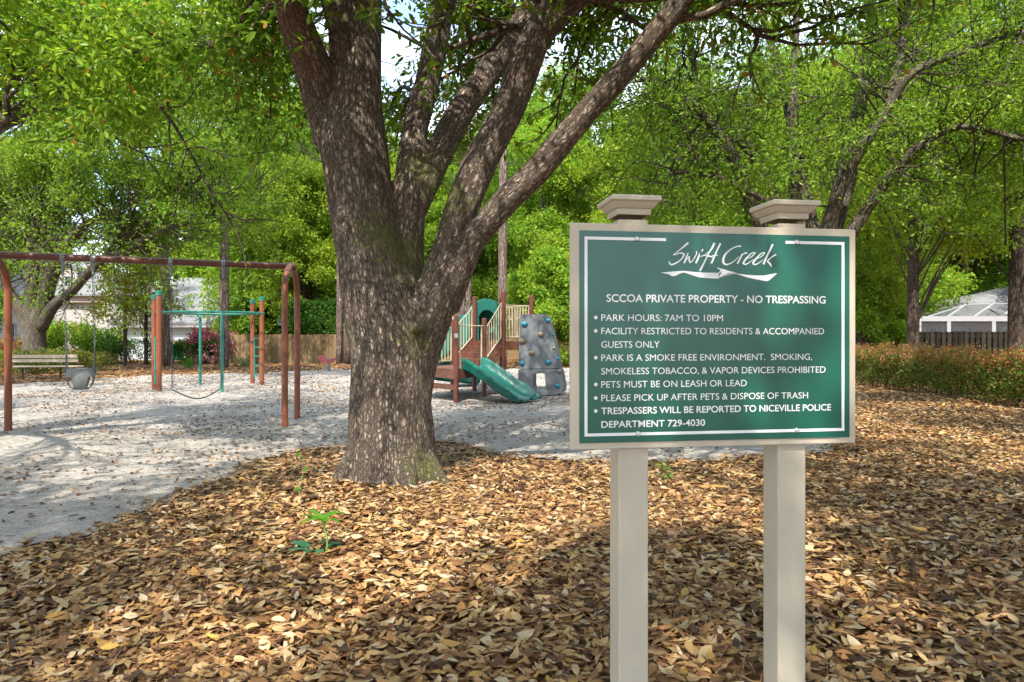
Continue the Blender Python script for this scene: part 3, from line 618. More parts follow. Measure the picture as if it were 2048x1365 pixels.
for q in T0.axes:
    pth = q[:, :3]; T = unit(np.gradient(pth, axis=0)); U = [unit(np.cross(T[0], (0, 1.0, 0.1)))]
    for k in range(1, len(pth)): U.append(unit(U[-1] - T[k] * np.dot(U[-1], T[k])))
    U = np.array(U); Wv = np.cross(T, U); sl2 = np.concatenate([[0], np.cumsum(np.linalg.norm(np.diff(pth, axis=0), axis=1))])
    for k in range(len(pth)):
        dd = co - pth[k]; s_ = dd @ T[k]; rel = np.linalg.norm(dd, axis=1) / q[k, 3] - 0.0; m_ = rel < best
        if m_.any():
            best[m_] = rel[m_]; bc[m_] = np.stack([dd[m_] @ U[k], dd[m_] @ Wv[k], s_[m_] + sl2[k]], -1)
a = me.attributes.new('bark', 'FLOAT_VECTOR', 'POINT'); a.data.foreach_set('vector', bc.astype(np.float32).reshape(-1))
me.polygons.foreach_set('use_smooth', np.ones(len(me.polygons), dtype=bool)); me.name = 'trunk'
link('trunk', me, M['oak_bark'], big)
rng = T0.rng
for nm, t0, cnt, L in (('bole', .77, 12, 2.6), ('left', .57, 11, 2.2), ('stub', .6, 5, 1.8), ('second', .75, 10, 2.0), ('third', .8, 12, 2.2), ('fourth', .77, 10, 2.2), ('fork', .35, 10, 2.0), ('fifth', .72, 13, 2.2)):
    T0.sprout(paths[nm], t0, 1.0, cnt, L, .05, 1, 3, up=0.06, kids=4, flat=0.45, ratio=0.55)
# boughs drooping into the picture behind and beside the limbs
def bough(T, frm, to, r=.035, sag=.3, per=14, L=.5, rad=(.55, .5, .45)):
    a_, b_ = np.array(frm), np.array(to); m_ = (a_ + b_) / 2 + np.array([0, 0, sag])
    q = T.limb([(*a_, r), (*m_, r * .7), (*b_, r * .3)], 6, 5); T.cloud(b_, rad, per, L)
    for t in (.45, .7): T.cloud(q[int(t * (len(q) - 1)), :3] + T.rng.normal(size=3) * .15, np.array(rad) * .7, per // 2, L)
lf = lambda nm, t: paths[nm][int(t * (len(paths[nm]) - 1)), :3]
for fr, to in ((lf('left', .6), P(560, 95, 8.2)), (lf('left', .6), P(520, 150, 8.0)), (lf('left', .62), P(480, 60, 7.4)), (lf('left', .65), P(600, 180, 9.0)), (lf('left', .65), P(540, 240, 8.8)), (lf('left', .6), P(470, 225, 8.8)), (lf('left', .6), P(450, 130, 7.2)),
               (lf('second', .76), P(940, -20, 9.2)), (lf('third', .65), P(925, 60, 8.8)), (lf('third', .65), P(905, 150, 8.9)), (lf('third', .65), P(960, 110, 9.3)), (lf('third', .6), P(930, 220, 9.3)),
               (lf('third', .6), P(1010, 30, 9.2)), (lf('third', .55), P(900, 330, 9.6)), (lf('third', .5), P(985, 260, 9.4)), (lf('second', .5), P(790, 290, 9.3)), (lf('second', .5), P(770, 240, 9.2)), (lf('fourth', .7), P(1180, 110, 8.2)), (lf('fifth', .8), P(1240, 40, 8.3)), (lf('fifth', .85), P(1330, 30, 7.4)),
               (lf('fork', .5), P(1210, 30, 7.6)), (lf('fork', .5), P(1150, 180, 8.4)), (lf('fifth', .86), P(1460, 40, 6.8)), (lf('fifth', .9), P(1650, 10, 6.2))):
    bough(T0, fr, to, per=15)
link('branches', T0.wood('branches'), M['oak_bark'], big)
for k in range(125):  # the wide crown over the sand
    y = rng.uniform(5.5, 18); c = np.array([rng.uniform(-13, 4.5), y, max(7.2, 1.5 + .50 * y) + rng.uniform(0, 4.0)])
    ax = np.vstack([v_[int(len(v_) * .7):, :3] for v_ in paths.values()]); p = ax[np.argmin(np.linalg.norm(ax - c, axis=1) + rng.uniform(0, .8, len(ax)))]
    m_ = (p + c) / 2 + rng.normal(size=3) * .3; T0.limb([(*p, .05), (*m_, .03), (*c, .01)], 5, 5); T0.cloud(c, (1.0, 1.0, .5), 22, .6)
V, fs = T0.leaves(21, .088, .42, .09, 'leaf6', .3)
print('main oak leaves', len(V) // 6)
link('crown', npmesh('crown', V, fs), M['leaf_oak'], big)

# ------------------------------------------------------------------ right oak behind the sign
T1 = Tree(21); Y1 = 13.5
oak2 = empty('oak_tree', tuple(G(1610, 825))); tag(oak2, 'spreading oak with a fan of thin limbs rising behind the sign', 'tree')
L1 = [PL([(1606, 850, Y1, 48), (1606, 780, Y1, 42), (1610, 700, Y1, 36), (1620, 620, Y1, 30), (1640, 520, Y1, 25), (1668, 440, Y1, 21), (1690, 360, Y1 + .3, 20), (1700, 290, Y1 + .5, 16), (1725, 180, Y1 + .8, 12), (1740, 40, Y1 + 1, 9), (1750, -120, Y1 + 1.2, 5)]),
      PL([(1606, 700, Y1, 30), (1560, 560, Y1 - .2, 18), (1512, 430, Y1 - .5, 13), (1470, 325, Y1 - .8, 12), (1424, 250, Y1 - 1, 10), (1378, 203, Y1 - 1.1, 8), (1330, 166, Y1 - 1.2, 6), (1280, 160, Y1 - 1.3, 4)]),
      PL([(1424, 250, Y1 - 1, 8), (1395, 190, Y1 - .9, 7), (1384, 100, Y1 - .8, 6), (1360, -30, Y1 - .7, 4)]),
      PL([(1600, 660, Y1, 28), (1575, 520, Y1 + .2, 17), (1549, 400, Y1 + .4, 14), (1500, 300, Y1 + .7, 11), (1455, 275, Y1 + 1, 6), (1400, 240, Y1 + 1.2, 4)]),
      PL([(1610, 640, Y1, 26), (1600, 480, Y1 + .1, 15), (1588, 340, Y1 + .2, 12), (1586, 200, Y1 + .2, 10), (1592, 60, Y1 + .2, 7), (1600, -120, Y1 + .2, 4)]),
      PL([(1620, 620, Y1, 26), (1650, 500, Y1 - .3, 16), (1672, 400, Y1 - .6, 13), (1720, 300, Y1 - .9, 11), (1770, 225, Y1 - 1.1, 10), (1822, 148, Y1 - 1.3, 9), (1910, 110, Y1 - 1.5, 7), (2026, 69, Y1 - 1.7, 5), (2130, 60, Y1 - 1.8, 3)]),
      PL([(1775, 220, Y1 - 1.1, 10), (1805, 100, Y1 - 1, 8), (1817, -20, Y1 - .9, 6), (1830, -160, Y1 - .8, 3)]),
      PL([(1630, 600, Y1, 24), (1700, 470, Y1 - .2, 14), (1748, 400, Y1 - .4, 11), (1800, 330, Y1 - .7, 9), (1860, 277, Y1 - 1, 8), (1933, 254, Y1 - 1.3, 6), (2048, 280, Y1 - 1.6, 4)]),
      PL([(1560, 420, Y1 - .4, 8), (1480, 374, Y1 - .8, 7), (1420, 352, Y1 - 1.1, 5), (1340, 345, Y1 - 1.3, 3)]),
      PL([(1640, 520, Y1, 14), (1560, 150, Y1 + .9, 8), (1520, 20, Y1 + 1.2, 6), (1480, -150, Y1 + 1.5, 3)])]
for rows in L1:
    q = T1.limb(rows, 12 if rows[0][3] > .2 else 8); T1.axes.append(q)
for q, t0, c_ in zip(T1.axes, (.5, .45, .2, .5, .45, .45, .2, .45, .3, .45), (22, 20, 14, 16, 22, 26, 16, 22, 12, 18)):
    T1.sprout(q, t0, 1, c_, 1.35, .022, 1, 2, up=0.02, kids=5, flat=0.8, ratio=0.6)
T1.fill((1130, 2150, -160, 400), (11.0, 16.0), 135, .62, 16)
T1.fill((1250, 2100, 300, 470), (14.0, 17.0), 40, .55, 14)
V, fs = T1.leaves(22, .088, .40, .12, 'rhomb', .3); print('right oak', len(V) // 4)
link('trunk', T1.wood(), M['grey_bark'], oak2); link('crown', npmesh('crown', V, fs), M['leaf_mid'], oak2)

# ------------------------------------------------------------------ left oak behind the bench
T2 = Tree(31); Y2 = 28.0
oak3 = empty('oak_tree', tuple(G(70, 745))); tag(oak3, 'old oak with low sweeping limbs standing behind the bench', 'tree')
L2 = [PL([(68, 760, Y2, 27), (68, 715, Y2, 21), (68, 680, Y2, 19), (73, 655, Y2, 18), (92, 594, Y2 - .2, 13), (103, 553, Y2 - .5, 14), (114, 525, Y2 - .7, 12), (128, 499, Y2 - 1, 10), (164, 456, Y2 - 1.5, 8), (213, 430, Y2 - 2, 6), (280, 400, Y2 - 2.4, 4)]),
      PL([(70, 665, Y2, 16), (61, 609, Y2, 11), (64, 558, Y2, 13), (65, 520, Y2, 11), (67, 481, Y2, 9), (74, 440, Y2 + .2, 8), (84, 370, Y2 + .3, 6), (90, 290, Y2 + .4, 4)]),
      PL([(68, 668, Y2, 14), (52, 643, Y2, 11), (36, 612, Y2, 11), (15, 579, Y2, 9), (-6, 540, Y2, 8), (-60, 480, Y2, 6), (-130, 430, Y2, 4)]),
      PL([(66, 520, Y2, 9), (59, 500, Y2, 8), (44, 465, Y2 + .3, 7), (20, 430, Y2 + .6, 5), (-40, 390, Y2 + .9, 3)]),
      PL([(80, 655, Y2, 14), (105, 615, Y2 - .3, 11), (130, 594, Y2 - .6, 9), (154, 572, Y2 - .9, 9), (190, 533, Y2 - 1.3, 8), (220, 511, Y2 - 1.6, 7), (256, 505, Y2 - 1.8, 6), (282, 481, Y2 - 2, 5), (340, 457, Y2 - 2.2, 4), (420, 430, Y2 - 2.4, 3)]),
      PL([(205, 520, Y2 - 1.4, 6), (230, 490, Y2 - 1.6, 5), (256, 471, Y2 - 1.8, 5), (308, 438, Y2 - 2.1, 4), (370, 390, Y2 - 2.4, 3)]),
      PL([(66, 500, Y2, 8), (90, 470, Y2 + .6, 6), (120, 420, Y2 + 1.2, 5), (150, 340, Y2 + 1.6, 4), (170, 250, Y2 + 2, 3)])]
for rows in L2: q = T2.limb(rows, 12); T2.axes.append(q)
for q, t0, c_ in zip(T2.axes, (.5, .4, .45, .3, .55, .3, .3), (26, 20, 16, 14, 18, 16, 20)):
    T2.sprout(q, t0, 1, c_, 2.6, .035, 1, 2, up=0.08, kids=6, flat=0.8, ratio=0.6)
T2.fill((-160, 500, 120, 395), (24.0, 31.0), 78, .9, 20, .7, .03)
T2.fill((150, 620, -60, 330), (19.0, 26.0), 34, .95, 20, .7, .03)
V, fs = T2.leaves(30, .15, .45, .22, 'rhomb', .3); print('left oak', len(V) // 4)
link('trunk', T2.wood(), M['grey_bark'], oak3); link('crown', npmesh('crown', V, fs), M['leaf_mid'], oak3)

# ------------------------------------------------------------------ neighbour oak leaning in from beyond the left edge (shades the sand), copied behind the viewer
T3 = Tree(41)
L3 = [[(0, 0, -.1, .36), (0, 0, 1.2, .30), (.15, 0, 2.6, .26), (.5, -.1, 4.2, .2), (1.0, -.3, 6.0, .14), (1.4, -.5, 8.0, .07), (1.6, -.6, 9.5, .03)],
      [(.15, 0, 2.4, .2), (1.2, .3, 3.6, .15), (2.6, .7, 4.6, .11), (4.2, 1.1, 5.4, .07), (5.8, 1.4, 5.7, .03)],
      [(.2, 0, 3.0, .18), (-.8, -.5, 4.4, .14), (-2.2, -1.2, 5.8, .09), (-3.6, -1.9, 6.6, .04)],
      [(.4, 0, 3.8, .16), (.9, 1.4, 5.2, .11), (1.4, 2.9, 6.4, .06), (1.8, 4.0, 7.0, .03)],
      [(.4, 0, 3.6, .16), (.9, -1.4, 5.0, .11), (1.6, -3.0, 6.2, .06), (2.2, -4.2, 6.8, .03)]]
for rows in L3: q = T3.limb(rows, 10); T3.axes.append(q)
for q, t0, c_ in zip(T3.axes, (.45, .4, .4, .4, .4), (16, 18, 14, 14, 14)): T3.sprout(q, t0, 1, c_, 1.9, .03, 1, 2, up=0.03, kids=5, flat=0.6, ratio=0.6)
SH = (-8.6, 8.2, 0)
T3.fill((-150, 330, -60, 260), (6.8, 10.5), 46, .5, 16, .5, .02, SH)
T3.fill((200, 560, -80, 130), (7.5, 11.5), 22, .5, 14, .5, .02, SH)
V, fs = T3.leaves(24, .085, .42, .13, 'leaf6', .35); print('shade oak', len(V) // 6)
shade = empty('oak_tree', (-8.6, 8.2, 0)); tag(shade, 'oak with leafy boughs hanging over the sand beside the swings', 'tree')
link('trunk', T3.wood(), M['grey_bark'], shade, local=True); link('crown', npmesh('crown', V, fs), M['leaf_bright'], shade, local=True)
# ------------------------------------------------------------------ swing set
BR, BL, BZ = np.array([-3.89, 12.03]), np.array([-7.85, 10.25]), 2.72
swing = empty('swing_set', (float((BR + BL)[0] / 2), float((BR + BL)[1] / 2), 0)); tag(swing, 'brown steel swing frame with arched legs and long top beam', 'swing frame')
bd = unit(BR - BL); b3 = lambda p, z: np.array([p[0], p[1], z])
ML = BL - bd * 0.03
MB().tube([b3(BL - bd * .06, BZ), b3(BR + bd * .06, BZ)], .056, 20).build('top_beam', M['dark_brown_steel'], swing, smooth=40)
for mid, pr in ((BR, np.array([-.115, .993])), (BL, np.array([-.19, .98]))):
    for sgn in (-1, 1):
        pts = [b3(mid + pr * sgn * .53, -.3), b3(mid + pr * sgn * .53, 1.2), b3(mid + pr * sgn * .53, 2.1)]
        pts += [b3(mid + pr * sgn * .53 * math.cos(t), 2.19 + .53 * math.sin(t)) for t in np.linspace(.08, math.pi / 2 - (.0 if sgn < 0 else .0), 12)]
        MB().tube(pts, .053, 18).build('leg', M['brown_steel'], swing, smooth=40)
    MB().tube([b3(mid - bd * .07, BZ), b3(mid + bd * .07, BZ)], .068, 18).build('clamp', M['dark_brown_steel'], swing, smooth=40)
def on_beam(px):
    k = (px - CX) / F; A, D = BL, BR - BL; t = (k * A[1] - A[0]) / (D[0] - k * D[1]); return A + D * t
def chain(mb, a, b, link_l=.05, w_=.016, r=.0045):
    a, b = np.array(a, float), np.array(b, float); L = np.linalg.norm(b - a); d = (b - a) / L; k = max(1, int(L / (link_l * .78)))
    e1 = unit(np.cross(d, (.3, 1, .2))); e2 = np.cross(d, e1)
    for j in range(k):
        c = a + d * (j + .5) * L / k; e = e1 if j % 2 else e2; h = link_l / 2 - w_
        ring = [c + d * (h * s1 + w_ * math.sin(t)) + e * w_ * math.cos(t) for s1, ts in ((1, (0, .8, 1.57, 2.34, 3.14)), (-1, (3.14, 3.94, 4.71, 5.5, 6.28))) for t in ts]
        mb.tube(ring + [ring[0]], r, 5, caps=False)
hang = {px: on_beam(px) for px in (125, 186, 341, 446)}
for px, p in hang.items():
    hb = MB(); hb.tube([b3(p - bd * .035, BZ), b3(p + bd * .035, BZ)], .066, 16); hb.box(b3(p, BZ - .12), (.05, .03, .14), Matrix.Rotation(math.atan2(bd[1], bd[0]), 3, 'Z')); hb.box(b3(p, BZ - .2), (.03, .045, .09), Matrix.Rotation(math.atan2(bd[1], bd[0]), 3, 'Z'))
    hb.build('hanger', M['galv'], swing, smooth=40, bevel=.004)
# bucket swing
pa, pb = hang[125], hang[186]; mc = (pa + pb) / 2 + np.array([.045, 0]); zs = P(0, 737, mc[1])[2]
bucket = empty('bucket_swing', (float(mc[0]), float(mc[1]), float(zs - .2))); tag(bucket, 'grey rubber toddler bucket swing hanging on chains', 'swing')
pn = np.array([bd[1], -bd[0]])  # towards the viewer
ha, hb_ = mc - bd * .19, mc + bd * .19
for hp, bp in ((pa, ha), (pb, hb_)):
    ch = MB(); top = b3(hp, BZ - .24); jn = b3(bp, zs + .42); chain(ch, top, jn)
    ch.tube([jn + np.array([.02 * math.cos(t), 0, .02 * math.sin(t)]) for t in np.linspace(0, 6.28, 9)], .006, 6, False)
    for s_ in (-1, 1): ch.tube([jn, b3(bp + pn * .07 * s_ + bd * 0, zs - .01)], .008, 6)
    ch.build('chain', M['chain'], bucket, smooth=60)
sb = MB(); a_ = np.linspace(0, 2 * math.pi, 33)[:-1]; zz = [0, -.07, -.13, -.19, -.25, -.30, -.335]; ri = [1, 1, .985, .93, .83, .68, .48]
def bp3(t, j, sc=1.0): r = ri[j] * sc; return b3(mc + bd * .205 * r * math.cos(t) + pn * .15 * r * math.sin(t), zs + zz[j])
for sc in (1.0, .93):
    v0 = len(sb.v)
    v = [bp3(t, j, sc) for j in range(7) for t in a_]; f = []
    for j in range(6):
        for q in range(32):
            t = (q + .5) / 32 * 360
            hole = j in (2, 3, 4) and (22 < t < 60 or 120 < t < 158 or 190 < t < 236 or 304 < t < 350)
            if not hole: f.append((j * 32 + q, j * 32 + (q + 1) % 32, (j + 1) * 32 + (q + 1) % 32, (j + 1) * 32 + q))
    if sc == 1.0: f.append(tuple(6 * 32 + q for q in range(32)))
    sb.add(v, f)
sb.add([bp3(t, 0, s_) + np.array([0, 0, .0]) for s_ in (1.0, .93) for t in a_], [(q, (q + 1) % 32, 32 + (q + 1) % 32, 32 + q) for q in range(32)])
sb.build('seat', M['grey_rubber'], bucket, smooth=50)
for bp, sg in ((ha, -1), (hb_, 1)): MB().box(b3(bp + bd * .022 * sg, zs - .03), (.012, .09, .09), Matrix.Rotation(math.atan2(bd[1], bd[0]), 3, 'Z')).build('strap', M['galv'], bucket, bevel=.003)
# belt swing
pa, pb = hang[341], hang[446]; Ym = (pa[1] + pb[1]) / 2
belt = empty('belt_swing', (float((pa + pb)[0] / 2), float(Ym), .6)); tag(belt, 'dark sling swing with a sagging belt seat on two chains', 'swing')
za = P(0, 778, Ym)[2]; zl = P(0, 797, Ym)[2]; sa, sb2 = pa + bd * .03, pb - bd * .03
for hp, bp in ((pa, sa), (pb, sb2)):
    ch = MB(); chain(ch, b3(hp, BZ - .24), b3(bp, za + .02)); ch.build('chain', M['chain'], belt, smooth=60)
cv = [(0, 0), (.12, -.05), (.3, -.115), (.45, -.15), (.6, -.15), (.75, -.11), (.9, -.045), (1, 0)]; cv = spline(cv, 4); bm_ = MB()
v = []
for t, dz in cv:
    c_ = sa + (sb2 - sa) * t
    for o_ in (-.075, .075):
        for dzz in (0, -.012): v.append(b3(c_ + pn * o_, za + dz * (za - zl) / .155 + dzz))
f = []
for q in range(len(cv) - 1):
    k = q * 4; f += [(k, k + 4, k + 6, k + 2), (k + 1, k + 3, k + 7, k + 5), (k, k + 1, k + 5, k + 4), (k + 2, k + 6, k + 7, k + 3)]
f += [(0, 2, 3, 1), (len(v) - 4, len(v) - 3, len(v) - 1, len(v) - 2)]
bm_.add(v, f).build('belt_seat', M['green_rubber'], belt, smooth=40)

# ------------------------------------------------------------------ ring climber
climb = empty('ring_climber', (-8.85, 19.9, 0)); tag(climb, 'climbing ring of teal bars on brown posts with teal caps', 'climbing frame')
def roundpost(parent, x, y, top, r=.07, mat='brown_steel', cap='teal_steel'):
    p = MB().tube([(x, y, -.3), (x, y, top)], r, 20).build('post', M[mat], parent, smooth=40)
    if cap: MB().lathe([(r + .004, top - .10), (r + .012, top - .095), (r + .012, top - .03), (r + .018, top - .025), (r + .018, top + .01), (r + .006, top + .02), (0, top + .024)], (x, y, 0), 20).build('cap', M[cap], p, smooth=40)
    return p
PLf, PLr, PRf, PRr = (-9.62, 18.6), (-10.22, 19.5), (-7.66, 20.9), (-8.25, 21.7)
for p, tp in ((PLf, P(0, 582, 18.6)[2]), (PLr, P(0, 590, 19.4)[2]), (PRf, P(0, 594, 20.9)[2]), (PRr, P(0, 600, 21.7)[2])): roundpost(climb, *p, tp - .02)
zr = 2.17; cc = np.array([-8.82, 20.15]); rd = unit(np.array([PRf[0] + PRr[0] - PLf[0] - PLr[0], PRf[1] + PRr[1] - PLf[1] - PLr[1]]) / 1.0); rp_ = np.array([-rd[1], rd[0]])
for rr, zz_ in ((1.42, 0), (.98, .0)):
    MB().tube([b3(cc + rd * rr * math.cos(t) + rp_ * rr * math.sin(t), zr + zz_) for t in np.linspace(0, 2 * math.pi, 41)], .024, 8, False).build('ring', M['teal_steel'], climb, smooth=60)
for t in np.linspace(0, 2 * math.pi, 21)[:-1]:
    MB().tube([b3(cc + (rd * math.cos(t) + rp_ * math.sin(t)) * .98, zr), b3(cc + (rd * math.cos(t) + rp_ * math.sin(t)) * 1.42, zr)], .019, 8).build('rung', M['teal_steel'], climb, smooth=60)
for x, y in ((-7.69, 18.1), (-9.57, 20.95)):
    p = np.array([x, y]); tgt = cc + unit(p - cc) * 1.42
    MB().tube(spline([b3(p, -.3), b3(p, 1.0), b3(p, zr - .2), b3(p + (tgt - p) * .25, zr - .05), b3(tgt, zr)], 5), .04, 12).build('support_pole', M['teal_steel'], climb, smooth=60)
for A, B in ((PLf, PLr), (PRf, PRr)):
    A, B = np.array(A), np.array(B); d_ = unit(B - A)
    A2, B2 = A + d_ * .2, B - d_ * .2; ld = MB()
    for q in (A2, B2): ld.tube([b3(q, .15), b3(q, 1.45)], .022, 8)
    for z in np.arange(.3, 1.45, .28): ld.tube([b3(A2, z), b3(B2, z)], .018, 8)
    for z in (.25, 1.35): ld.tube([b3(A, z), b3(A2, z)], .02, 8); ld.tube([b3(B2, z), b3(B, z)], .02, 8)
    ld.build('ladder', M['teal_steel'], climb, smooth=60)
    MB().tube([b3(A, zr), b3(cc + unit((A + B) / 2 - cc) * 1.4, zr)], .024, 8).build('bracket', M['teal_steel'], climb, smooth=60)
    MB().tube([b3(B, zr), b3(cc + unit((A + B) / 2 - cc) * 1.4, zr)], .024, 8).build('bracket', M['teal_steel'], climb, smooth=60)

# ------------------------------------------------------------------ playset with slides, stair and climbing wall
play = empty('playset', (-.7, 17.4, 0)); tag(play, 'brown playset with teal slides, beige railings and a grey climbing wall', 'play structure')
pA, pC, pB = np.array([-1.27, 15.5]), np.array([-.69, 16.9]), np.array([-1.57, 18.05]); pD = pA + (pB - pC)
nS = unit(np.array([.8, .6])); pF = np.array([-.22, 17.38]); pE = np.array([-1.02, 18.55]); pG1 = pF + np.array([.73, .5]); pG2 = pE + np.array([.73, .5])
ZL_, ZU = .74, 1.36
def ppost(p, top): return MB().tube([b3(p, -.3), b3(p, top), b3(p, top + .015)], [.06, .06, .045], 16).build('post', M['dark_brown_steel'], play, smooth=40)
pa_ = ppost(pA, 1.96); ppost(pB, 1.92); ppost(pC, 1.92); ppost(pD, 1.9)
for p in (pE, pG1, pG2): ppost(p, 2.55)
ppost(pF, 2.62)
dA = unit(P(912, 0, 1)[:2] * 0 + np.array([0.08, -1])); MB().box(b3(pA + dA * .06, 1.5), (.085, .006, .1), Matrix.Rotation(.08, 3, 'Z')).build('sticker', M['white_trim'], pa_)
def deck(pts, z, name='deck'):
    c = np.mean(pts, 0); q = [c + (p - c) * 1.02 for p in pts]
    m = MB().prism([(p[0], p[1]) for p in q], (0, 0, z - .045), (1, 0, 0), (0, 1, 0), (0, 0, 1), .045)
    for a, b in zip(q, q[1:] + q[:1]): m.beam(b3(a, z - .135), b3(b, z - .135), .04, .18)
    return m.build(name, M['deck_brown'], play, bevel=.006)
deck([pA, pC, pB, pD], ZL_); deck([pF, pG1, pG2, pE], ZU)
MB().beam(b3(pD, .32), b3(pA, .32), .05, .12).build('lower_beam', M['deck_brown'], play, bevel=.006)
# stair C-B edge to F-E edge
st = MB()
for s_ in range(3):
    t = (s_ + .5) / 3; a = pC + (pF - pC) * t; b = pB + (pE - pB) * t; z = ZL_ + (ZU - ZL_) * (s_ + 1) / 4 + .0
    st.beam(b3(a, z), b3(b, z), .24, .04); st.beam(b3(a - nS * .11, z - .085), b3(b - nS * .11, z - .085), .02, .13)
st.build('stair', M['deck_brown'], play, bevel=.004)
for a, b in ((pC, pF), (pB, pE)):
    a = a + nS * .07; b = b - nS * .05; MB().prism([(0, ZL_ - .28), (0, ZL_ + .14), (1, ZU + .08), (1, ZU - .34)], b3(a, 0), b3(b - a, 0), (0, 0, 1), b3(unit(np.array([-(b - a)[1], (b - a)[0]])), 0), .025).build('stringer', M['deck_brown'], play, bevel=.004)
def rail(a, b, z0a, z0b, z1a, z1b, nb_, r=.019, name='railing'):
    a, b = np.array(a), np.array(b); m = MB(); e = unit(b - a); a2, b2 = a + e * .09, b - e * .09
    m.tube([b3(a2, z0a), b3(a2, z1a), b3(b2, z1b), b3(b2, z0b), b3(a2, z0a)], r, 8)
    for k in range(1, nb_): t = k / nb_; p = a2 + (b2 - a2) * t; m.tube([b3(p, z0a + (z0b - z0a) * t), b3(p, z1a + (z1b - z1a) * t)], r * .72, 6)
    for p, za_, zb_ in ((a, z0a, z1a), (b, z0b, z1b)):
        q = a2 if p is a else b2
        for z in (za_ + .08, zb_ - .06): m.tube([b3(p, z), b3(q, z)], r * .8, 6)
    return m.build(name, M['beige_steel'], play, smooth=50)
rail(pC, pF, ZL_ + .22, ZU + .10, 1.72, 2.32, 6); rail(pB, pE, ZL_ + .22, ZU + .10, 1.72, 2.25, 6)
rail(pD, pB, ZL_ + .1, ZL_ + .1, 1.7, 1.7, 8); rail(pF, pG1, ZU + .1, ZU + .1, 2.28, 2.28, 8); rail(pG1, pG2, ZU + .1, ZU + .1, 2.28, 2.28, 8)
hp = MB(); e = unit(pC - pA); a2, b2 = pA + e * .2, pC - e * .16
hp.tube([b3(a2, ZL_), b3(a2, 1.74), b3(b2, 1.74), b3(b2, ZL_)], .02, 8); hp.tube([b3(pA, 1.74), b3(a2, 1.74)], .018, 8); hp.tube([b3(pC, 1.74), b3(b2, 1.74)], .018, 8)
hp.build('slide_hoop', M['beige_steel'], play, smooth=50)
# open double slide from the low deck
sd = unit(np.array([.86, -.50])); sw = np.array([sd[1], -sd[0]]) * -1; s0 = (pA + pC) / 2 + sd * .05
prof = spline([(0, ZL_ + .02), (.18, ZL_ - .02), (.45, .58), (.75, .40), (1.0, .25), (1.25, .14), (1.45, .09), (1.58, .08)], 4)
sec = [(-.46, .0), (-.46, .18), (-.44, .215), (-.41, .215), (-.385, .18), (-.37, .05), (-.30, .0), (-.10, -.01), (-.05, .03), (0, .045), (.05, .03), (.10, -.01), (.30, .0), (.37, .05), (.385, .18), (.41, .215), (.44, .215), (.46, .18), (.46, .0)]
sl_m = MB(); rows = []
for j, (x, z) in enumerate(prof):
    t = j / (len(prof) - 1); wsc = .98 + .10 * t; wall = (1.05 if t < .12 else 1.0) * (1 if t < .72 else max(.18, 1 - (t - .72) / .28 * .85))
    rows.append([b3(s0 + sd * x + sw * q * wsc, z + (h_ * wall if h_ > .046 else h_)) for q, h_ in sec])
ns = len(sec); low = [[p - np.array([0, 0, .035]) for p in r] for r in rows]
for R_ in (rows, low):
    sl_m.add([p for r in R_ for p in r], [(j * ns + q, j * ns + q + 1, (j + 1) * ns + q + 1, (j + 1) * ns + q) for j in range(len(rows) - 1) for q in range(ns - 1)])
k = len(rows) * ns
for q in range(ns - 1):
    for j in (0, len(rows) - 1): sl_m.f.append((j * ns + q, j * ns + q + 1, k + j * ns + q + 1, k + j * ns + q))
for j in range(len(rows) - 1):
    for q in (0, ns - 1): sl_m.f.append((j * ns + q, (j + 1) * ns + q, k + (j + 1) * ns + q, k + j * ns + q))
sl_m.build('open_slide', M['teal_plastic'], play, smooth=55)
# hooded slide that curls down behind
hm = MB(); e = unit(pG2 - pE); Lh = np.linalg.norm(pG2 - pE); out = np.array([-e[1], e[0]])
outer = [(-.5, -.02), (-.5, .62), (-.56, .88), (-.36, 1.06), (-.1, 1.16), (.12, 1.16), (.36, 1.06), (.56, .88), (.5, .62), (.5, -.02)]
inner = [(.27, .02)] + [(.27 * math.cos(t), .58 + .27 * math.sin(t)) for t in np.linspace(0, math.pi, 11)] + [(-.27, .02)]
cE = (pE + pG2) / 2 + out * .06
hm.prism(outer + inner[::-1], b3(cE, ZU), b3(e, 0), (0, 0, 1), b3(out, 0), .05); hd_ = hm.build('slide_hood', M['teal_plastic'], play, smooth=40, bevel=.012)
MB().tube([b3(cE + out * .05, ZU + .56), b3(cE + out * .55 , ZU + .50), b3(cE + out * 1.0 - e * .35, ZU + .3)], .36, 20, False).build('tunnel', M['teal_plastic'], hd_, smooth=50)
ctr = spline([b3(cE, ZU + .02), b3(cE + np.array([-.35, .45]), 1.28), b3(cE + np.array([-1.0, .75]), 1.08), b3(cE + np.array([-1.6, .65]), .82), b3(cE + np.array([-1.95, .35]), .62), b3(cE + np.array([-2.1, .9]), .42), b3(cE + np.array([-1.5, 1.5]), .24), b3(cE + np.array([-.7, 1.6]), .16), b3(cE + np.array([-.35, 1.55]), .14)], 6)
T_ = unit(np.gradient(ctr, axis=0)); cs = [(-.36, .56), (-.385, .58), (-.40, .55), (-.40, .0), (-.30, -.07), (0, -.09), (.30, -.07), (.40, .0), (.40, .55), (.385, .58), (.36, .56), (.36, .06), (.26, -.01), (0, -.03), (-.26, -.01), (-.36, .06)]
cm = MB(); nc = len(cs)
for p, t in zip(ctr, T_):
    s_ = unit(np.array([t[1], -t[0], 0])); cm.v += [tuple(p + s_ * q + np.array([0, 0, h_ * (1.25 if p[2] > .6 else .9)])) for q, h_ in cs]
for j in range(len(ctr) - 1):
    for q in range(nc): cm.f.append((j * nc + q, j * nc + (q + 1) % nc, (j + 1) * nc + (q + 1) % nc, (j + 1) * nc + q))
cm.build('curved_slide', M['teal_plastic'], play, smooth=50)
